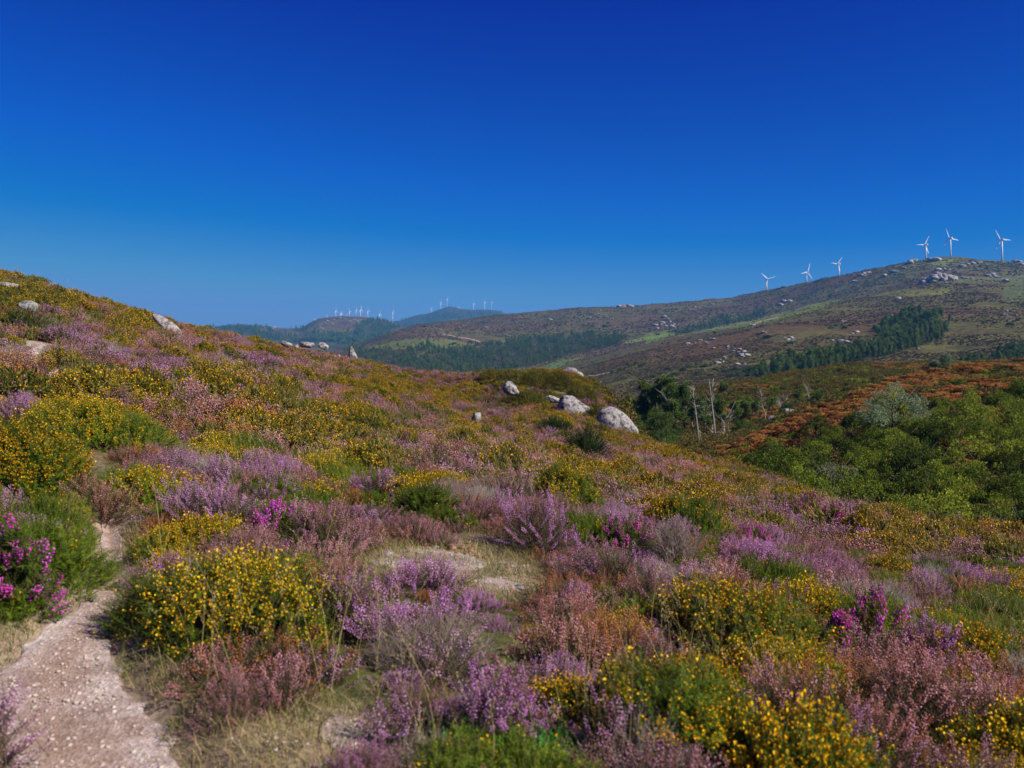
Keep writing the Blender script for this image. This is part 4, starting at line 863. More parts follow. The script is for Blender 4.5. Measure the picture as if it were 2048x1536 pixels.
for k, (x, y) in enumerate(ok):
    e = pro[k][0] if k < 5 else copy_tree(pro[r.integers(0, 5)][0]); s_ = r.uniform(.75, 1.35); e.location = (x, y, float(ground(x, y))-.1); e.scale = (s_, s_, s_*r.uniform(.95, 1.4)); e.rotation_euler = (0, 0, r.uniform(0, 6.28))
    tag(e, heath_label(x, y), 'shrub', 'tree heath shrubs in the thicket across the gully')
# single large shrubs
e, _p = shrub('willow_shrub', 1.75, 2.3, 50, .36, 'fine', 150, 'willow', 410, .55); place(e, 1662, 1015, 30, 70, 1.25); tag(e, 'rounded grey green willow shrub rising behind the near crest', 'shrub')
e, _p = shrub('willow_shrub', 1.7, 2.2, 22, .5, 'fine', 120, 'willow', 415, .9); place(e, 1600, 985, 32, 70, .7); tag(e, 'smaller grey green willow shrub left of the rounded one', 'shrub')
e, _p = shrub('sallow_tree', 2.5, 3.8, 34, .5, 'fine', 42, 'sallow', 411, .8, tname='trunk'); place(e, 1790, 880, 50, 90, 1.15); tag(e, 'airy pale green sallow tree above the thicket', 'tree')
e, _p = shrub('sallow_tree', 1.4, 2.6, 10, .5, 'fine', 90, 'sallow', 412, 1.0, tname='trunk'); place(e, 1890, 742, 90, 150, 1.1); tag(e, 'small pale green tree on the right ridge line', 'tree')
e, _p = shrub('oak_shrub', 2.2, 2.6, 24, .6, 'fine', 120, 'oak', 413); place(e, 2040, 1110, 22, 60, .8); tag(e, 'dark shaded shrub at the right frame edge below the thicket', 'shrub')
# wood in the gully behind the boulders
pro = [shrub('oak_tree', 1.7+.2*k, 3.6+.4*k, 38, .48, 'fine', 75, 'oak', 430+k, 1.0, tname='trunk') for k in range(4)]
k = 0
for _ in range(9000):
    px = r.uniform(1175, 1720); y = r.uniform(62, 182); x = (px-1024)/F*y; z = float(ground(x, y)); py = HY-z*F/y
    lim = np.interp(px, [1175, 1400, 1500, 1650, 1720], [178, 175, 170, 160, 140])
    s_ = r.uniform(.3, .95)*(.75 if y < 85 else 1)*(1 if px < 1340 else .6)
    if px > 1500 and (r.uniform() < .3 or y < 112): continue
    if y > lim or (px > 1440 and y < 105) or (1338 < px < 1480 and y < 122 and (y > 90 or r.uniform() < .5)): continue
    if 1335 < px < 1480 and y < 108: s_ *= .45
    if py-5.0*s_*F/y < np.interp(px, [1175, 1230, 1280, 1300, 1340, 1480, 1520, 1620, 1720], [800, 765, 750, 752, 780, 790, 785, 775, 765]): continue
    if any((x-a)**2+(y-b_)**2 < (2.3 if px < 1345 else 1.9)**2 for a, b_ in ok): continue
    ok.append((x, y)); e = pro[k][0] if k < 4 else copy_tree(pro[r.integers(0, 4)][0]); e.location = (x, y, z-.1); e.scale = (s_, s_, s_*r.uniform(.85, 1.2)); e.rotation_euler = (0, 0, r.uniform(0, 6.28))
    tag(e, 'small dark green oak in the wooded gully '+('right behind the biggest boulder' if px < 1290 else 'below the three skyline pines' if px < 1345 else 'among the dead trunks' if px < 1470 else 'under the crooked dead tree'), 'tree', 'small oaks in the wooded gully'); k += 1
    if k > 240: break
# pines above the oaks
def pine(seed, h, R_, low=.45):
    r = np.random.default_rng(seed); e = obj('pine_tree', None); bl = []
    for k in range(15):
        z = h*(low+(1-low)*(k+r.uniform(0, 1))/15); q_ = R_*(1-.55*(z/h-low)/(1-low))*r.uniform(.3, 1); a = r.uniform(0, 6.28); bl.append((math.cos(a)*q_, math.sin(a)*q_, z, h*.08*r.uniform(.8, 1.3), .7))
    cr = obj('crown', crown(bl, LT['mid'], 90, seed, MAT['pine'], .9, .75), e); tr = obj('trunk', limbs(r, h, R_, 8, h*.018), e); return e, [cr, tr]
for k, (px, py, h, R_) in enumerate([(1296, 862, 7.0, 1.9), (1316, 860, 7.2, 1.7), (1336, 862, 7.0, 1.7), (1280, 868, 5.2, 2.0), (1371, 868, 6.2, 1.5), (1352, 872, 5.4, 1.5), (1448, 800, 3.2, 1.2), (1462, 800, 2.9, 1.2), (1407, 868, 3.8, 1.1), (1424, 860, 4.2, 1.2)]):
    e, _p = pine(500+k, h, R_, .35 if k not in (4,) else .6); place(e, px, py, 92 if k < 6 else 95, 125 if k not in (6, 7) else 180)
    tag(e, ['tall bushy pine, leftmost of the three on the wood\'s skyline', 'tall bushy pine in the middle of the three on the wood\'s skyline', 'tall bushy pine, right one of the three on the wood\'s skyline', 'low dark pine at the left foot of the tall pines', 'flat topped live pine on a bare trunk among the dead ones', 'young pine between the skyline pines and the bare trunked one', 'light green young pine, left one of the pair beyond the dead trees', 'light green young pine, right one of the pair beyond the dead trees', 'small green pine between two dead trunks', 'small green pine around the tallest dead trunk'][k], 'pine tree')
for k, (px, py, h, R_, lab) in enumerate([(1345, 876, 4.6, .9, 'thin live pine at the foot of the leaning dead trunk'), (1384, 878, 4.2, .8, 'thin live pine between the flat topped one and the curved dead trunk'), (1397, 884, 5.0, .9, 'thin live pine beside the tall curved dead trunk'),
        (1440, 876, 4.4, .9, 'thin live pine between the tallest dead trunk and the Y shaped tree'), (1472, 862, 3.8, .9, 'thin live pine right of the Y shaped dead tree'), (1492, 852, 3.4, .9, 'small live pine halfway to the crooked dead tree'), (1512, 846, 3.0, .8, 'small live pine just left of the crooked dead tree'), (1546, 836, 3.0, .8, 'small live pine right of the crooked dead tree'), (1598, 815, 2.8, .9, 'small live pine left of the double stemmed dead tree')]):
    e, _p = pine(560+k, h, R_, .52); place(e, px, py, 88, 130); tag(e, lab, 'pine tree')
# dead trees, traced at their distance
DEAD = [
 ('leaning dead trunk with a forked broken branch, leftmost of the dead trees', [[(1354, 866), (1350, 844), (1340, 816), (1334, 801), (1321, 783)], [(1350, 843), (1363, 829), (1368, 822)], [(1351, 846), (1358, 841)], [(1334, 801), (1340, 790)], [(1340, 817), (1328, 822)]], .14),
 ('short leaning dead trunk behind the flat topped pine', [[(1390, 864), (1383, 842), (1375, 821), (1373, 816)], [(1378, 828), (1381, 822)]], .1),
 ('tall slightly curved dead trunk left of the tallest one', [[(1401, 898), (1395, 854), (1391, 819), (1387, 796), (1386, 772)], [(1387, 800), (1392, 785)], [(1391, 819), (1385, 812)], [(1399, 860), (1404, 885)]], .13),
 ('short bare dead trunk between two tall ones', [[(1415, 874), (1409, 850), (1406, 834), (1405, 826)], [(1408, 845), (1413, 840)]], .1),
 ('tallest white dead trunk with a double top', [[(1432, 886), (1428, 844), (1424, 809), (1422, 791), (1418, 758)], [(1423, 794), (1425, 773), (1427, 756)], [(1425, 783), (1432, 777)], [(1424, 809), (1418, 802)]], .17),
 ('thin short dead trunk at the foot of the tallest one', [[(1427, 882), (1425, 856)], [(1426, 866), (1429, 860)]], .07),
 ('wide Y shaped dead tree right of the tallest one', [[(1451, 880), (1448, 843)], [(1448, 843), (1441, 838), (1433, 830), (1429, 821)], [(1448, 843), (1455, 833), (1461, 823), (1466, 812), (1471, 803)], [(1461, 823), (1457, 817)]], .12),
 ('small crooked dead tree right of the Y shaped one', [[(1461, 876), (1456, 848), (1459, 840), (1462, 831)]], .09),
 ('crooked white dead tree on the crest of the bracken spur', [[(1529, 848), (1531, 829), (1524, 811), (1523, 792), (1521, 784)], [(1523, 794), (1527, 787)], [(1531, 829), (1534, 822)], [(1529, 842), (1521, 839)]], .13),
 ('forked slim dead tree at the grey boulder', [[(1560, 834), (1561, 813), (1559, 802), (1557, 797)], [(1561, 815), (1564, 804), (1562, 800)]], .09),
 ('thin leaning dead tree right against the grey boulder', [[(1576, 826), (1572, 812), (1569, 804)], [(1572, 812), (1575, 806)]], .07),
 ('grey double stemmed dead tree farther right on the spur', [[(1622, 812), (1618, 792), (1611, 773)], [(1622, 806), (1620, 794), (1614, 780)], [(1618, 792), (1610, 786)]], .08),
]
for k, (lab, segs, r0) in enumerate(DEAD):
    r = np.random.default_rng(900+k); b0 = segs[0][0]; p = hit(b0[0], b0[1], 88, 130); e = obj('dead_tree', None, loc=p); tag(e, lab, 'dead tree')
    def w3(a, b_, dy=0): y = p[1]+dy; return np.array([(a-1024)/F*y, y, -(b_-HY)/F*y])-p
    for i, sgm in enumerate(segs):
        dy = 0 if i == 0 else r.uniform(-.5, .5); n = len(sgm); P = [w3(a, b_, dy*j/(n-1) if n > 1 else 0) for j, (a, b_) in enumerate(sgm)]
        if i == 0: P[0] = P[0]-np.array([0, 0, .6])
        r0_ = r0*.68; rr = np.linspace(r0_ if i == 0 else r0_*.5, r0_*.25 if i == 0 else r0_*.15, n); B = Bag(); V, T = tube(P, rr, 7); B.add(V, T, 0, r.uniform(.4, 1))
        if i == 0:
            for _ in range(16):
                t = r.uniform(.3, 1)*(n-1); j = min(int(t), n-2); c0 = P[j]+(P[j+1]-P[j])*(t-j); dd = r.normal(0, .5, 3); dd[2] = abs(dd[2])*.8+.05; d2 = dd*1.2+r.normal(0, .15, 3); V, T = tube([c0, c0+dd*.6, c0+d2], [.028, .018, .008], 4); B.add(V, T, 0, r.uniform(.3, 1)); V, T = tube([c0+dd*.6, c0+dd*.9+r.normal(0, .2, 3)], [.014, .006], 3); B.add(V, T, 0, r.uniform(.3, 1))
        obj('trunk' if i == 0 else 'branch', B.mesh('trunk', [MAT['deadbark']], True), e)

# cover of the valley sides: heath tufts and rusty bracken
def frond_mesh(seed, R_, n, h):
    r = np.random.default_rng(seed); B = Bag()
    for k in range(n):
        a = r.uniform(0, 6.28); q_ = R_*math.sqrt(r.uniform(0, 1)); b0 = np.array([math.cos(a)*q_*.7, math.sin(a)*q_*.7, 0]); a2 = r.uniform(0, 6.28); d = np.array([math.cos(a2), math.sin(a2), 0]); s_ = np.array([-d[1], d[0], 0]); l = r.uniform(.35, .6); z = h*r.uniform(.3, 1); tn = r.uniform(0, 1)
        for j in range(5):
            t = j/5; c0 = b0+d*l*t*.9+np.array([0, 0, z*(1-.5*t*t)+.0]); ww = l*.35*(1-t)
            B.add([c0-d*.03, c0+s_*ww-np.array([0, 0, .06]), c0+d*.07], [(0, 1, 2)], 0, tn); B.add([c0-d*.03, c0-s_*ww-np.array([0, 0, .06]), c0+d*.07], [(0, 1, 2)], 0, tn)
    return B.mesh('bracken', [MAT['bracken']])
BR = []
for k in range(3):
    e = obj('bracken_clump', frond_mesh(60+k, .7, 90, .95)); place(e, 1560+90*k, 860-38*k, 70, 105, 1); tag(e, 'rusty orange bracken clump on the spur across the gully', 'bracken', 'bracken clumps on the spur'); BR.append([e])
HT = []
for k in range(4):
    e, parts = shrub('heath_tuft', .75, .6, 9, .28, 'fine', 110, 'heath', 640+k, .8, False); place(e, 1500+100*k, 775-8*k, 150, 200, 1); tag(e, 'low olive heath tuft on the ridge behind the dead trees', 'heath', 'heath tufts on the ridge'); HT.append(parts)
GB = []
for k in range(2):
    e, parts = shrub('gorse_clump', .8, .9, 9, .33, 'fine', 110, 'bush', 660+k, .8, False); place(e, 1760+80*k, 748, 120, 200, 1); tag(e, 'green gorse clump on the ridge behind the bracken', 'shrub', 'gorse clumps on the ridge'); GB.append(parts)
HP = []
for k in range(2):
    p = hit(1930+60*k, 750, 110, 200); fol, flo = bush_meshes('violet', .8, .8, .4, 670+k, 1, None, .35); e = obj('heather_bush', None, loc=p); parts = [obj('foliage', fol, e), obj('flowers', flo, e)]; tag(e, 'pink heather clump on the ridge at the right frame edge', 'heather', 'heather clumps on the right ridge'); HP.append(parts)
r = np.random.default_rng(31); X = r.uniform(-10, 260, 90000); Y = r.uniform(28, 240, 90000); pc = 1024+F*X/Y; k = (pc > 1130) & (pc < 2500) & (Y > np.interp(pc, CP, np.exp(LY[6]))*1.05) & (r.uniform(0, 1, len(X)) < .8); X, Y, pc = X[k], Y[k], pc[k]
Z = ground(X, Y); py = HY-Z*F/Y; sr = spur_row(pc); dd = py-sr; nn = fbm(X/5, Y/5, 131, 3); n2 = fbm(X/14, Y/14, 133, 3); n3 = fbm(X/3, Y/3, 135, 2)
near_sp = (Y < np.interp(pc, CP, np.exp(LY[8]))*1.03) & (pc > 1440)
br = np.where(near_sp, (dd < 75) & (pc < 2300) & (nn > -.18) | (nn > .22), (n2 > .12) & (n3 > -.2)); hp = ((pc > 1860) & (py < 735+np.interp(pc, [1860, 2048], [5, 45])) & (n3 > -.25) & (r.uniform(0, 1, len(X)) < .5)); br &= ~hp & (r.uniform(0, 1, len(X)) < .86); gb = ~br & ~hp & (n3 > .24)
ht = ~br & ~hp & ~gb
hasf = pc < 1440
def sc_(name, mods, mask, s0, s1, lab, cat, seed):
    r = np.random.default_rng(seed); w_ = np.where(mask)[0]; n = len(w_); scatter_obj(name, mods, np.stack([X[w_], Y[w_], Z[w_]-.05], 1), r.uniform(0, 6.28, n), r.uniform(s0, s1, n), r.integers(0, len(mods), n), lab, cat)
sc_('bracken', BR, br & ~hasf, .7, 1.25, 'rusty orange bracken covering the spur across the gully', 'bracken', 1)
sc_('heath_cover', HT, ht | hasf, .8, 1.7, 'olive brown heath covering the ridge across the gully', 'heath', 2)
sc_('gorse_cover', GB, gb & ~hasf, .6, 1.2, 'green gorse growing through the heath across the gully', 'gorse', 3)
sc_('heather_cover', HP, hp, .8, 1.4, 'pink heather on the ridge at the right frame edge', 'heather', 4)

# ------------------------------------------------------------------ far hills: scrub, woods, rocks
def blob(seed, material, R_=1.0, h=1.0):
    r = np.random.default_rng(seed); bl = [(r.normal(0, .45)*R_, r.normal(0, .45)*R_, h*.35*r.uniform(.6, 1.2), R_*.5*r.uniform(.8, 1.2), h/R_*.8) for _ in range(5)]
    return crown(bl, LT['coarse'], 26, seed, MAT[material], .6, .75)
SC = []
for k in range(3):
    e = obj('scrub_bush', blob(720+k, 'farbush', 1.1, .9)); place(e, 1560+70*k, 700-10*k, 500, 1600, 1); tag(e, 'low brown scrub bush on the big hill', 'scrub', 'scrub bushes on the big hill'); SC.append([e])
DB = []
for k in range(3):
    e, parts = shrub('hill_tree', 2.8, 5.0, 9, 1.5, 'coarse', 12, 'oak', 740+k, .9, True, 'trunk'); DB.append((e, parts))
def conif(seed, material, h, R_, tip):
    r = np.random.default_rng(seed); e = obj('conifer_tree' if material == 'fir' else 'eucalyptus_tree', None); bl = []
    for k in range(9):
        t = k/8; bl.append((r.normal(0, .25)*R_, r.normal(0, .25)*R_, h*(.3+.68*t), R_*(1-.8*t if tip else 1-.5*t*t)*.8+.3, 1.3))
    cr = obj('crown', crown(bl, LT['coarse'], 9, seed, MAT[material], .8, .85), e); V, T = tube([(0, 0, -1), (0, 0, h*.9)], [.22, .06], 5); B = Bag(); B.add(V, T, 0, 1.0); tr = obj('trunk', B.mesh('trunk', [MAT['bark']]), e); return e, [cr, tr]
CO = [conif(760+k, 'fir', 12+2*k, 2.4, True) for k in range(3)]; EU = [conif(770+k, 'euca', 12+2*k, 2.6, False) for k in range(3)]
for k in range(3):
    place(CO[k][0], 1200+14*k, 680, 900, 2000); tag(CO[k][0], 'dark conifer at the right end of the valley plantation', 'conifer', 'conifers at the plantation edge')
    place(EU[k][0], 1850+10*k, 660, 500, 1600); tag(EU[k][0], 'green eucalyptus at the top end of the slope plantation', 'eucalyptus', 'eucalyptus trees at the plantation edge')
def sample_poly(P, n, r):
    P = np.asarray(P, float); lo, hi = P.min(0), P.max(0); out = []
    while len(out) < n:
        q_ = r.uniform(lo, hi, (n*3, 2)); q_ = q_[inpoly(q_[:, 0], q_[:, 1], P)]; out += list(q_)
    return np.array(out[:n])
def hits(px, py, y0, y1, n=360):
    Y = np.exp(np.linspace(math.log(y0), math.log(y1), n)); X = (px[:, None]-1024)/F*Y[None]; YY = np.broadcast_to(Y, X.shape); Pp = HY-ground(X.ravel(), YY.ravel(), False).reshape(X.shape)*F/YY
    ok_ = Pp <= py[:, None]; j = np.where(ok_.any(1), ok_.argmax(1), Pp.argmin(1)); y = Y[j]; x = (px-1024)/F*y; return x, y, ground(x, y), ok_.any(1)
for kind, mods, lab in (('fir', CO, 'dark conifer plantation on the distant valley slopes'), ('euca', EU, 'green eucalyptus plantation climbing the big hill')):
    Ps = []; r = np.random.default_rng(13)
    for pi_, P in enumerate(FORESTS[kind]):
        a = np.asarray(P, float); area = .5*abs(np.dot(a[:, 0], np.roll(a[:, 1], 1))-np.dot(a[:, 1], np.roll(a[:, 0], 1))); q_ = sample_poly(P, int(area*.3), r); q_ = q_+r.normal(0, 1, q_.shape)*[7, 2.2]; q_ = q_[(fbm(q_[:, 0]/16, q_[:, 1]/7, 161, 3) > (-.16 if kind == 'fir' else -.1))]
        x, y, z, ok_ = hits(q_[:, 0], q_[:, 1], (5200 if pi_ == 4 else 2950 if pi_ in (1, 2, 3) else 900) if kind == 'fir' else (2900 if pi_ == 2 else 330), 8000); Ps.append(np.stack([x, y, z], 1)[ok_])
    P = np.concatenate(Ps); n = len(P); s_ = (.3+.6*r.uniform(0, 1, n)**1.6)*np.clip(P[:, 1]/1700, .75, 1.7)*(.8+.5*fbm(P[:, 0]/60, P[:, 1]/90, 151, 2))
    scatter_obj('conifer_wood' if kind == 'fir' else 'eucalyptus_wood', [m_[1] for m_ in mods], P, r.uniform(0, 6.28, n), s_, r.integers(0, 3, n), lab, 'wood')
# scrub over the visible slopes
r = np.random.default_rng(17); N = 60000; q_ = np.stack([r.uniform(700, 2200, N), r.uniform(520, 790, N)], 1); x, y, z, ok_ = hits(q_[:, 0], q_[:, 1], 320, 2600, 300)
nz = fbm(x/70, y/70, 141, 3); ok_ &= (nz > -.35); inf = np.zeros(N, bool)
for P, _c in FIELDS: inf |= inpoly(q_[:, 0], q_[:, 1], P)
ok_ &= ~(inf & (r.uniform(0, 1, N) < .85)); P = np.stack([x, y, z], 1)[ok_]; n = len(P); s_ = r.uniform(.35, 1.0, n)*np.clip(P[:, 1]/1300, .5, 1.3)
scatter_obj('scrub', SC, P, r.uniform(0, 6.28, n), s_, r.integers(0, 3, n), 'brown scrub dotted over the big hill', 'scrub')
# single dark trees and thickets
TREES = [(1560+a, 630+b_) for a, b_ in [(0, 0)]]
TR_PX = [(1516, 668), (1525, 665), (1533, 675), (1540, 672), (1505, 672), (1495, 660), (1570, 690), (1580, 686), (1662, 655), (1672, 650), (1690, 655), (1700, 650), (1706, 648), (1215, 646), (1220, 650), (1210, 652), (1100, 684), (1345, 662), (1352, 670), (1250, 735), (1262, 731), (1272, 726), (1280, 732), (1240, 740), (1225, 744), (1290, 728), (1255, 728), (1930, 612), (1935, 618), (1975, 640), (1990, 645), (2020, 648), (2035, 640),
         (1600, 640), (1612, 646), (1450, 742), (1470, 738), (1490, 742), (1430, 738), (1410, 732), (1395, 728), (1380, 733), (1365, 740), (1350, 748), (1340, 752), (1325, 745), (1310, 752), (1480, 750), (1462, 752), (1445, 756), (1420, 750), (1400, 748), (1335, 738), (1500, 735), (1515, 730), (1940, 722), (1960, 728), (1980, 720), (1950, 735), (1750, 655), (1760, 650), (1640, 700), (1655, 696), (900, 688), (908, 686), (917, 689), (940, 684), (820, 700), (838, 697), (1120, 650), (1300, 640), (1316, 668), (1185, 650), (850, 652), (1415, 668), (1430, 664), (1372, 664),
         (1660, 590), (1556, 577), (1566, 574), (1594, 569), (1632, 561), (1638, 561)]
for k, (a, b_) in enumerate(TR_PX):
    e = DB[k][0] if k < 3 else copy_tree(DB[r.integers(0, 3)][0]); p = place(e, a, b_+2, 330, 2600, 1, r.uniform(0, 6.28), .2); f_ = np.clip(p[1]/1300, .75, 1.5)*r.uniform(.5, 1.0); e.scale = (f_, f_, f_*r.uniform(.6, .9))
    tag(e, 'small dark tree '+('on the far slope beside the tall turbines skyline' if b_ < 600 else 'on the far brown ridge left of the plantations' if a < 1200 else 'in the thicket behind the dead trees' if b_ > 722 and a < 1560 else 'near the right edge of the big hill' if a > 1850 else 'among rocks halfway up the big hill'), 'tree', 'scattered trees on the far hillsides')
# rocks on the far hills
def rocks_at(pts, size, label, group, y0, y1, seed, extra=2, name='boulder', spread=5):
    r = np.random.default_rng(seed); pro = []
    for (a, b_) in pts:
        for j in range(1+extra):
            aa, bb = (a, b_) if j == 0 else (a+r.normal(0, spread), b_+r.normal(0, spread*.35)); p = hit(aa, bb, y0, y1, 900)
            if len(pro) < 4:
                V, T = rock_tri(seed*10+len(pro), 2, .2, .6); e = obj(name, mesh(name, V, T, [MAT['fargranite']])); pro.append(e)
            else: e = pro[r.integers(0, 4)].copy(); COL.objects.link(e)
            s_ = size*.8/F*p[1]*r.uniform(.6, 1.3)*(1 if j == 0 else .55); e.location = p+np.array([0, 0, s_*.3]); e.scale = (s_*r.uniform(.8, 1.4), s_, s_*r.uniform(.6, 1.1)); e.rotation_euler = (0, r.uniform(-.2, .2), r.uniform(0, 6.28)); tag(e, label, 'boulder', group)
rocks_at([(1455, 696), (1427, 698), (1479, 700), (1482, 712), (1441, 721), (1475, 729), (1490, 728), (1467, 703), (1436, 727), (1449, 716), (1494, 712), (1487, 705)], 7, 'pale boulder of the outcrop left of the slope plantation', 'boulders left of the slope plantation', 330, 1400, 81, 2)
rocks_at([(1424, 680), (1413, 686), (1376, 688), (1390, 686), (1400, 682), (1530, 666), (1504, 652), (1583, 677), (1588, 682), (1575, 680), (1526, 664)], 6, 'small pale boulder on the mid slope of the big hill', 'boulders on the mid slope', 330, 1600, 82, 2)
rocks_at([(1685, 644), (1712, 666), (1682, 683), (1665, 682), (1694, 685), (1705, 668), (1826, 623), (1785, 633), (1800, 631), (1835, 698), (1809, 630)], 6.5, 'pale boulder above the slope plantation', 'boulders above the slope plantation', 400, 1700, 83, 2)
rocks_at([(1328, 635), (1340, 645), (1348, 650), (1325, 648), (1315, 658), (1335, 640), (1345, 655), (1310, 652), (1332, 652)], 6, 'pale boulder of the cluster below the brown ridge', 'boulder cluster below the brown ridge', 1300, 2340, 84, 1)
rocks_at([(1068, 636), (1150, 644), (1198, 630), (1225, 639), (1180, 636), (1100, 640), (1050, 650), (1390, 615), (1425, 610), (930, 652), (918, 655), (972, 655), (1010, 645), (880, 660)], 4, 'small pale rock dotted along the brown ridge', 'small rocks along the brown ridge', 1300, 2340, 85, 1)
rocks_at([(1246, 614), (1256, 613), (1264, 614), (1238, 615)], 8, 'flat pale slab on the crest of the brown ridge', 'slabs on the ridge crest', 2000, 2400, 86, 0, spread=3)
rocks_at([(1826, 524), (1830, 522), (1822, 527), (1864, 521), (1873, 519), (1868, 522), (1876, 520)], 10, 'dark tor boulder on the skyline below the turbines', 'tor boulders on the turbine skyline', 1500, 1860, 87, 0, 'tor_boulder')
rocks_at([(1808, 537), (1729, 549), (1736, 547), (1722, 552), (1709, 564), (1797, 600), (1561, 611), (1578, 604), (1566, 606), (1888, 538), (1900, 541), (1875, 541), (1935, 530), (1946, 528), (1958, 527), (1925, 533), (2030, 524), (2038, 525), (2044, 530), (1790, 545), (1770, 552), (1985, 551), (1975, 553), (1992, 555), (2010, 562), (1910, 546)], 7, 'grey rock on the upper slope below the turbine ridge', 'rocks on the upper slope', 1000, 1850, 88, 1)
rocks_at([(655, 642), (664, 650), (639, 653), (678, 637), (668, 640), (699, 643), (741, 637), (726, 641), (641, 656), (650, 646), (690, 638), (708, 640), (715, 643)], 3.5, 'pale rock on the knoll under the far left turbines', 'rocks on the turbine knoll', 2900, 3800, 89, 1, spread=4)
rocks_at([(530, 653), (540, 654), (520, 655), (548, 656), (668, 672), (674, 670)], 4.5, 'white rock patch on the low hill left of the turbine knoll', 'rocks on the low left hill', 2400, 3800, 90, 1, spread=4)
# the big cracked tor, and the light rock at the right edge
def tor(px, py, wpx, hpx, n, seed, label, y0, y1):
    p = hit(px, py, y0, y1); r = np.random.default_rng(seed); B = Bag(); W = wpx/F*p[1]; H = hpx/F*p[1]
    for k in range(n):
        V, T = rock_tri(seed+k, 2, .18, 1); a, b_ = r.uniform(-1, 1), r.uniform(-1, 1); q_ = max(0, 1-a*a*.9); s_ = W*r.uniform(.07, .15); x, y = a*W*.5, b_*W*.22; V = V*np.array([s_, s_, s_*.75])*(1)+np.array([x, y+W*.1, ground(p[0]+x, p[1]+y+W*.1)-p[2]+H*q_*r.uniform(0, .8)]); B.add(V, T, 0, .5)
    e = obj('rock_outcrop', B.mesh('rock_outcrop', [MAT['fargranite']]), loc=p); return tag(e, label, 'rock outcrop')
tor(1880, 562, 66, 15, 46, 1200, 'big cracked granite outcrop below the turbine ridge', 1000, 1840)
tor(1932, 558, 26, 7, 9, 1300, 'small outcrop just right of the big cracked one', 1000, 1840)
tor(2020, 632, 28, 13, 8, 1400, 'pale pointed crag near the right frame edge', 500, 1700)

# ------------------------------------------------------------------ wind turbines
def turbine(px, base_py, hub_py, blade_px, yaw, phase, y, label, group, tilt=0.0):
    z_of = lambda row: -(row-HY)/F*y; x = (px-1024)/F*y; zh = z_of(hub_py); zb = float(ground(x, y)); R_ = blade_px/F*y
    zb = min(zb, z_of(base_py)+2); H = zh-zb; e = obj('wind_turbine', None, loc=(x, y, zb)); e.rotation_euler = (0, 0, yaw); tag(e, label, 'wind turbine', group)
    k = R_/22.0; B = Bag(); V, T = tube([(0, 0, -3), (0, 0, H*.5), (0, 0, H-1.2*k)], [1.8*k, 1.4*k, 1.0*k], 16); B.add(V, T); obj('tower', B.mesh('tower', [MAT['white']], True), e)
    B = Bag(); V, T = tube([(0, 5*k, H), (0, 4.6*k, H), (0, -2*k, H), (0, -3*k, H)], [1.1*k, 1.8*k, 1.8*k, 1.3*k], 8); B.add(V, T); nc = obj('nacelle', B.mesh('nacelle', [MAT['white']]), e)
    rt = obj('rotor', None, e, loc=(0, -3.9*k, H)); rt.rotation_euler = (0, phase, 0)
    B = Bag(); V, T = tube([(0, 1.2*k, 0), (0, 0, 0), (0, -1.3*k, 0), (0, -1.7*k, 0)], [1.3*k, 1.4*k, .8*k, .1*k], 10); B.add(V, T); obj('hub', B.mesh('hub', [MAT['white']], True), rt)
    for j in range(3):
        B = Bag(); P = []; 
        for t, c_, th in ((0, .45, .45), (.08, .6, .5), (.2, 1.35, .35), (.5, .95, .22), (.8, .6, .12), (1, .2, .05)):
            for (u, v) in ((-.35, 0), (0, 1), (.65, 0), (0, -1)): P.append((u*c_*2*k, v*th*k, t*R_))
        T = []
        for i in range(5):
            for q in range(4): a, b_ = i*4+q, i*4+(q+1) % 4; T += [(a, b_, b_+4), (a, b_+4, a+4)]
        T += [(20, 21, 22), (20, 22, 23)]; B.add(P, T); bl = obj('blade', B.mesh('blade', [MAT['white']], True), rt); bl.rotation_euler = (0, j*2*math.pi/3, 0)
    return e
R = math.radians
near_t = 'wind turbines along the big hill ridge'
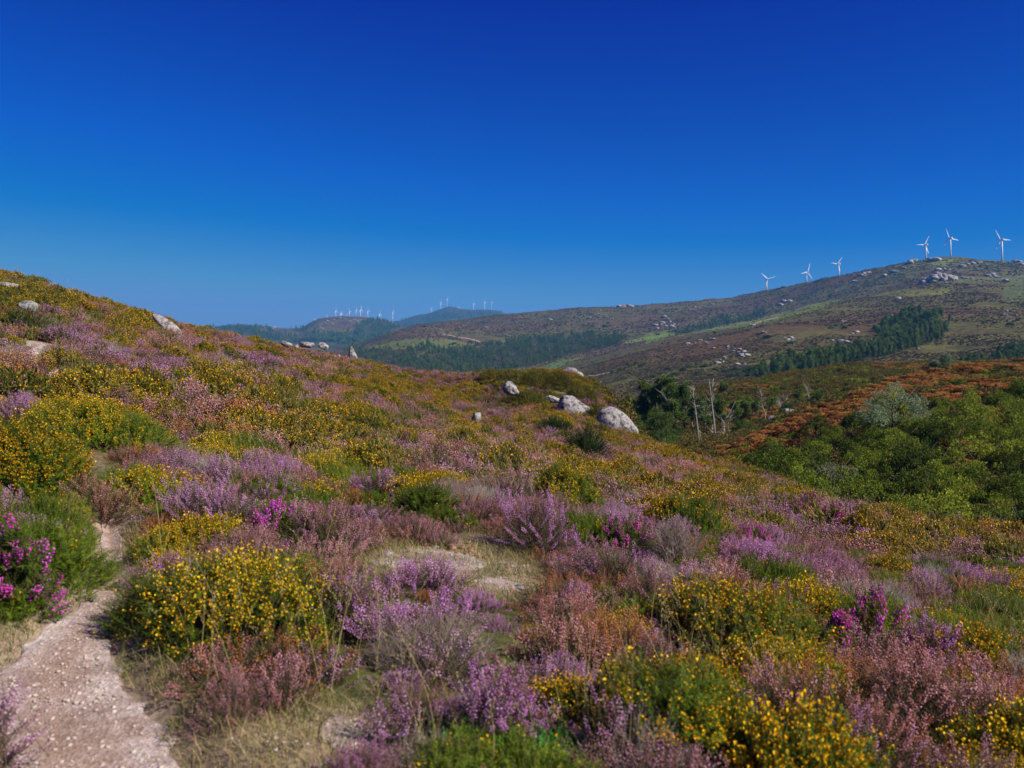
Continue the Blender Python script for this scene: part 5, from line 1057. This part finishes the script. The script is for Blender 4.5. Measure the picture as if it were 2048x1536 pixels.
# phase: turns the first blade clockwise from upright as seen from the camera
turbine(1533.5, 581, 558.5, 18, R(8), R(-48), 2290, 'wind turbine lowest on the ridge, blades like a Y', near_t)
turbine(1613, 565, 544.5, 19, R(25), R(18), 2160, 'wind turbine second from the low end of the ridge', near_t)
turbine(1677.5, 552, 528, 18, R(200), R(-38), 2010, 'wind turbine third from the low end, alone below the summit', near_t)
turbine(1852, 520, 489.5, 21, R(195), R(-30), 1850, 'wind turbine left of the summit behind tor boulders', near_t)
turbine(1901, 513, 476.5, 21, R(190), R(20), 1870, 'wind turbine standing on the very summit', near_t)
turbine(2004, 526, 479.5, 23.5, R(190), R(30), 1780, 'largest wind turbine nearest the right frame edge', near_t)
k_t = 'far wind turbines on the left knoll'
for j, (px, b_, h, bl, yw, ph) in enumerate([(631.5, 644, 641, 6.5, 30, -40), (653.5, 636, 633, 4, 60, 20), (671.3, 634, 621.5, 8.5, 70, 0), (680, 634, 628, 6, 70, -15), (682.5, 634, 626.5, 7, 75, 0), (693.3, 633, 630, 4.5, 70, 10), (698.8, 634, 623, 7, 60, -25), (712, 633, 620, 7.5, 70, -8), (721, 635, 619.5, 9.5, 62, 0), (735.5, 636, 621, 8, 70, -20), (759.3, 642, 628, 8.5, 70, 0), (785.5, 645, 623.5, 8, 68, -12)]):
    turbine(px, b_, h, bl, R(yw), R(ph), 3830 if px < 750 else 3900, ['lone half hidden turbine blade at the knoll left foot', 'tiny turbine tip on the knoll left shoulder', 'first tall turbine on the knoll top from the left', 'small turbine close left behind the second tall one', 'second tall turbine from the left on the knoll', 'tiny turbine tip in the middle of the knoll', 'turbine with spread blades mid knoll', 'slender turbine left of the tallest on the knoll', 'tallest turbine on the knoll top', 'turbine right of the tallest one on the knoll', 'turbine on the wooded right flank of the knoll', 'turbine in the saddle right of the knoll'][j], k_t)
k_f = 'far wind turbines on the blue hill'
for j, (px, b_, h, bl, yw, ph) in enumerate([(862.5, 630, 616.5, 7, 60, 20), (881.3, 621, 605, 9, 75, 0), (894.6, 614, 598, 6, 60, 8), (917.5, 618, 614.5, 5, 65, 0), (946.8, 626, 607.5, 9, 75, 0), (969.2, 622.5, 604.5, 8.5, 68, 0), (983.3, 621, 604.5, 7, 70, 0)]):
    turbine(px, b_, h, bl, R(yw), R(ph), 6200 if px != 917.5 else 6350, ['lowest turbine on the left flank of the blue hill', 'turbine left of the blue hill summit', 'turbine on the blue hill summit', 'tiny turbine just right of the blue hill summit', 'turbine standing lower on the front of the blue hill', 'middle of the three right turbines on the blue hill', 'rightmost turbine on the blue hill'][j], k_f)

# ------------------------------------------------------------------ haze
hz = bpy.data.materials.new('haze'); hz.use_nodes = True; nt = hz.node_tree; nt.nodes.clear(); ou = nt.nodes.new('ShaderNodeOutputMaterial'); pv = nt.nodes.new('ShaderNodeVolumePrincipled')
pv.inputs['Color'].default_value = (0.13, 0.5, 1.0, 1); pv.inputs['Density'].default_value = 0.00010; pv.inputs['Anisotropy'].default_value = 0.0; nt.links.new(pv.outputs[0], ou.inputs['Volume'])
x0, x1, y0, y1, z0, z1 = -14800., 14900., -60., 9100., float(LZ.min())-20, 235.
V = [(x0, y0, z0), (x1, y0, z0), (x1, y1, z0), (x0, y1, z0), (x0, y0, z1), (x1, y0, z1), (x1, y1, z1), (x0, y1, z1)]
Q = [(0, 3, 2, 1), (4, 5, 6, 7), (0, 1, 5, 4), (1, 2, 6, 5), (2, 3, 7, 6), (3, 0, 4, 7)]
tag(obj('haze', mesh('haze', V, Q, [hz])), 'thin blue haze of the far air', 'haze', kind='stuff')
print('LZ range', LZ.min(), LZ.max(), 'objects', len(bpy.data.objects))
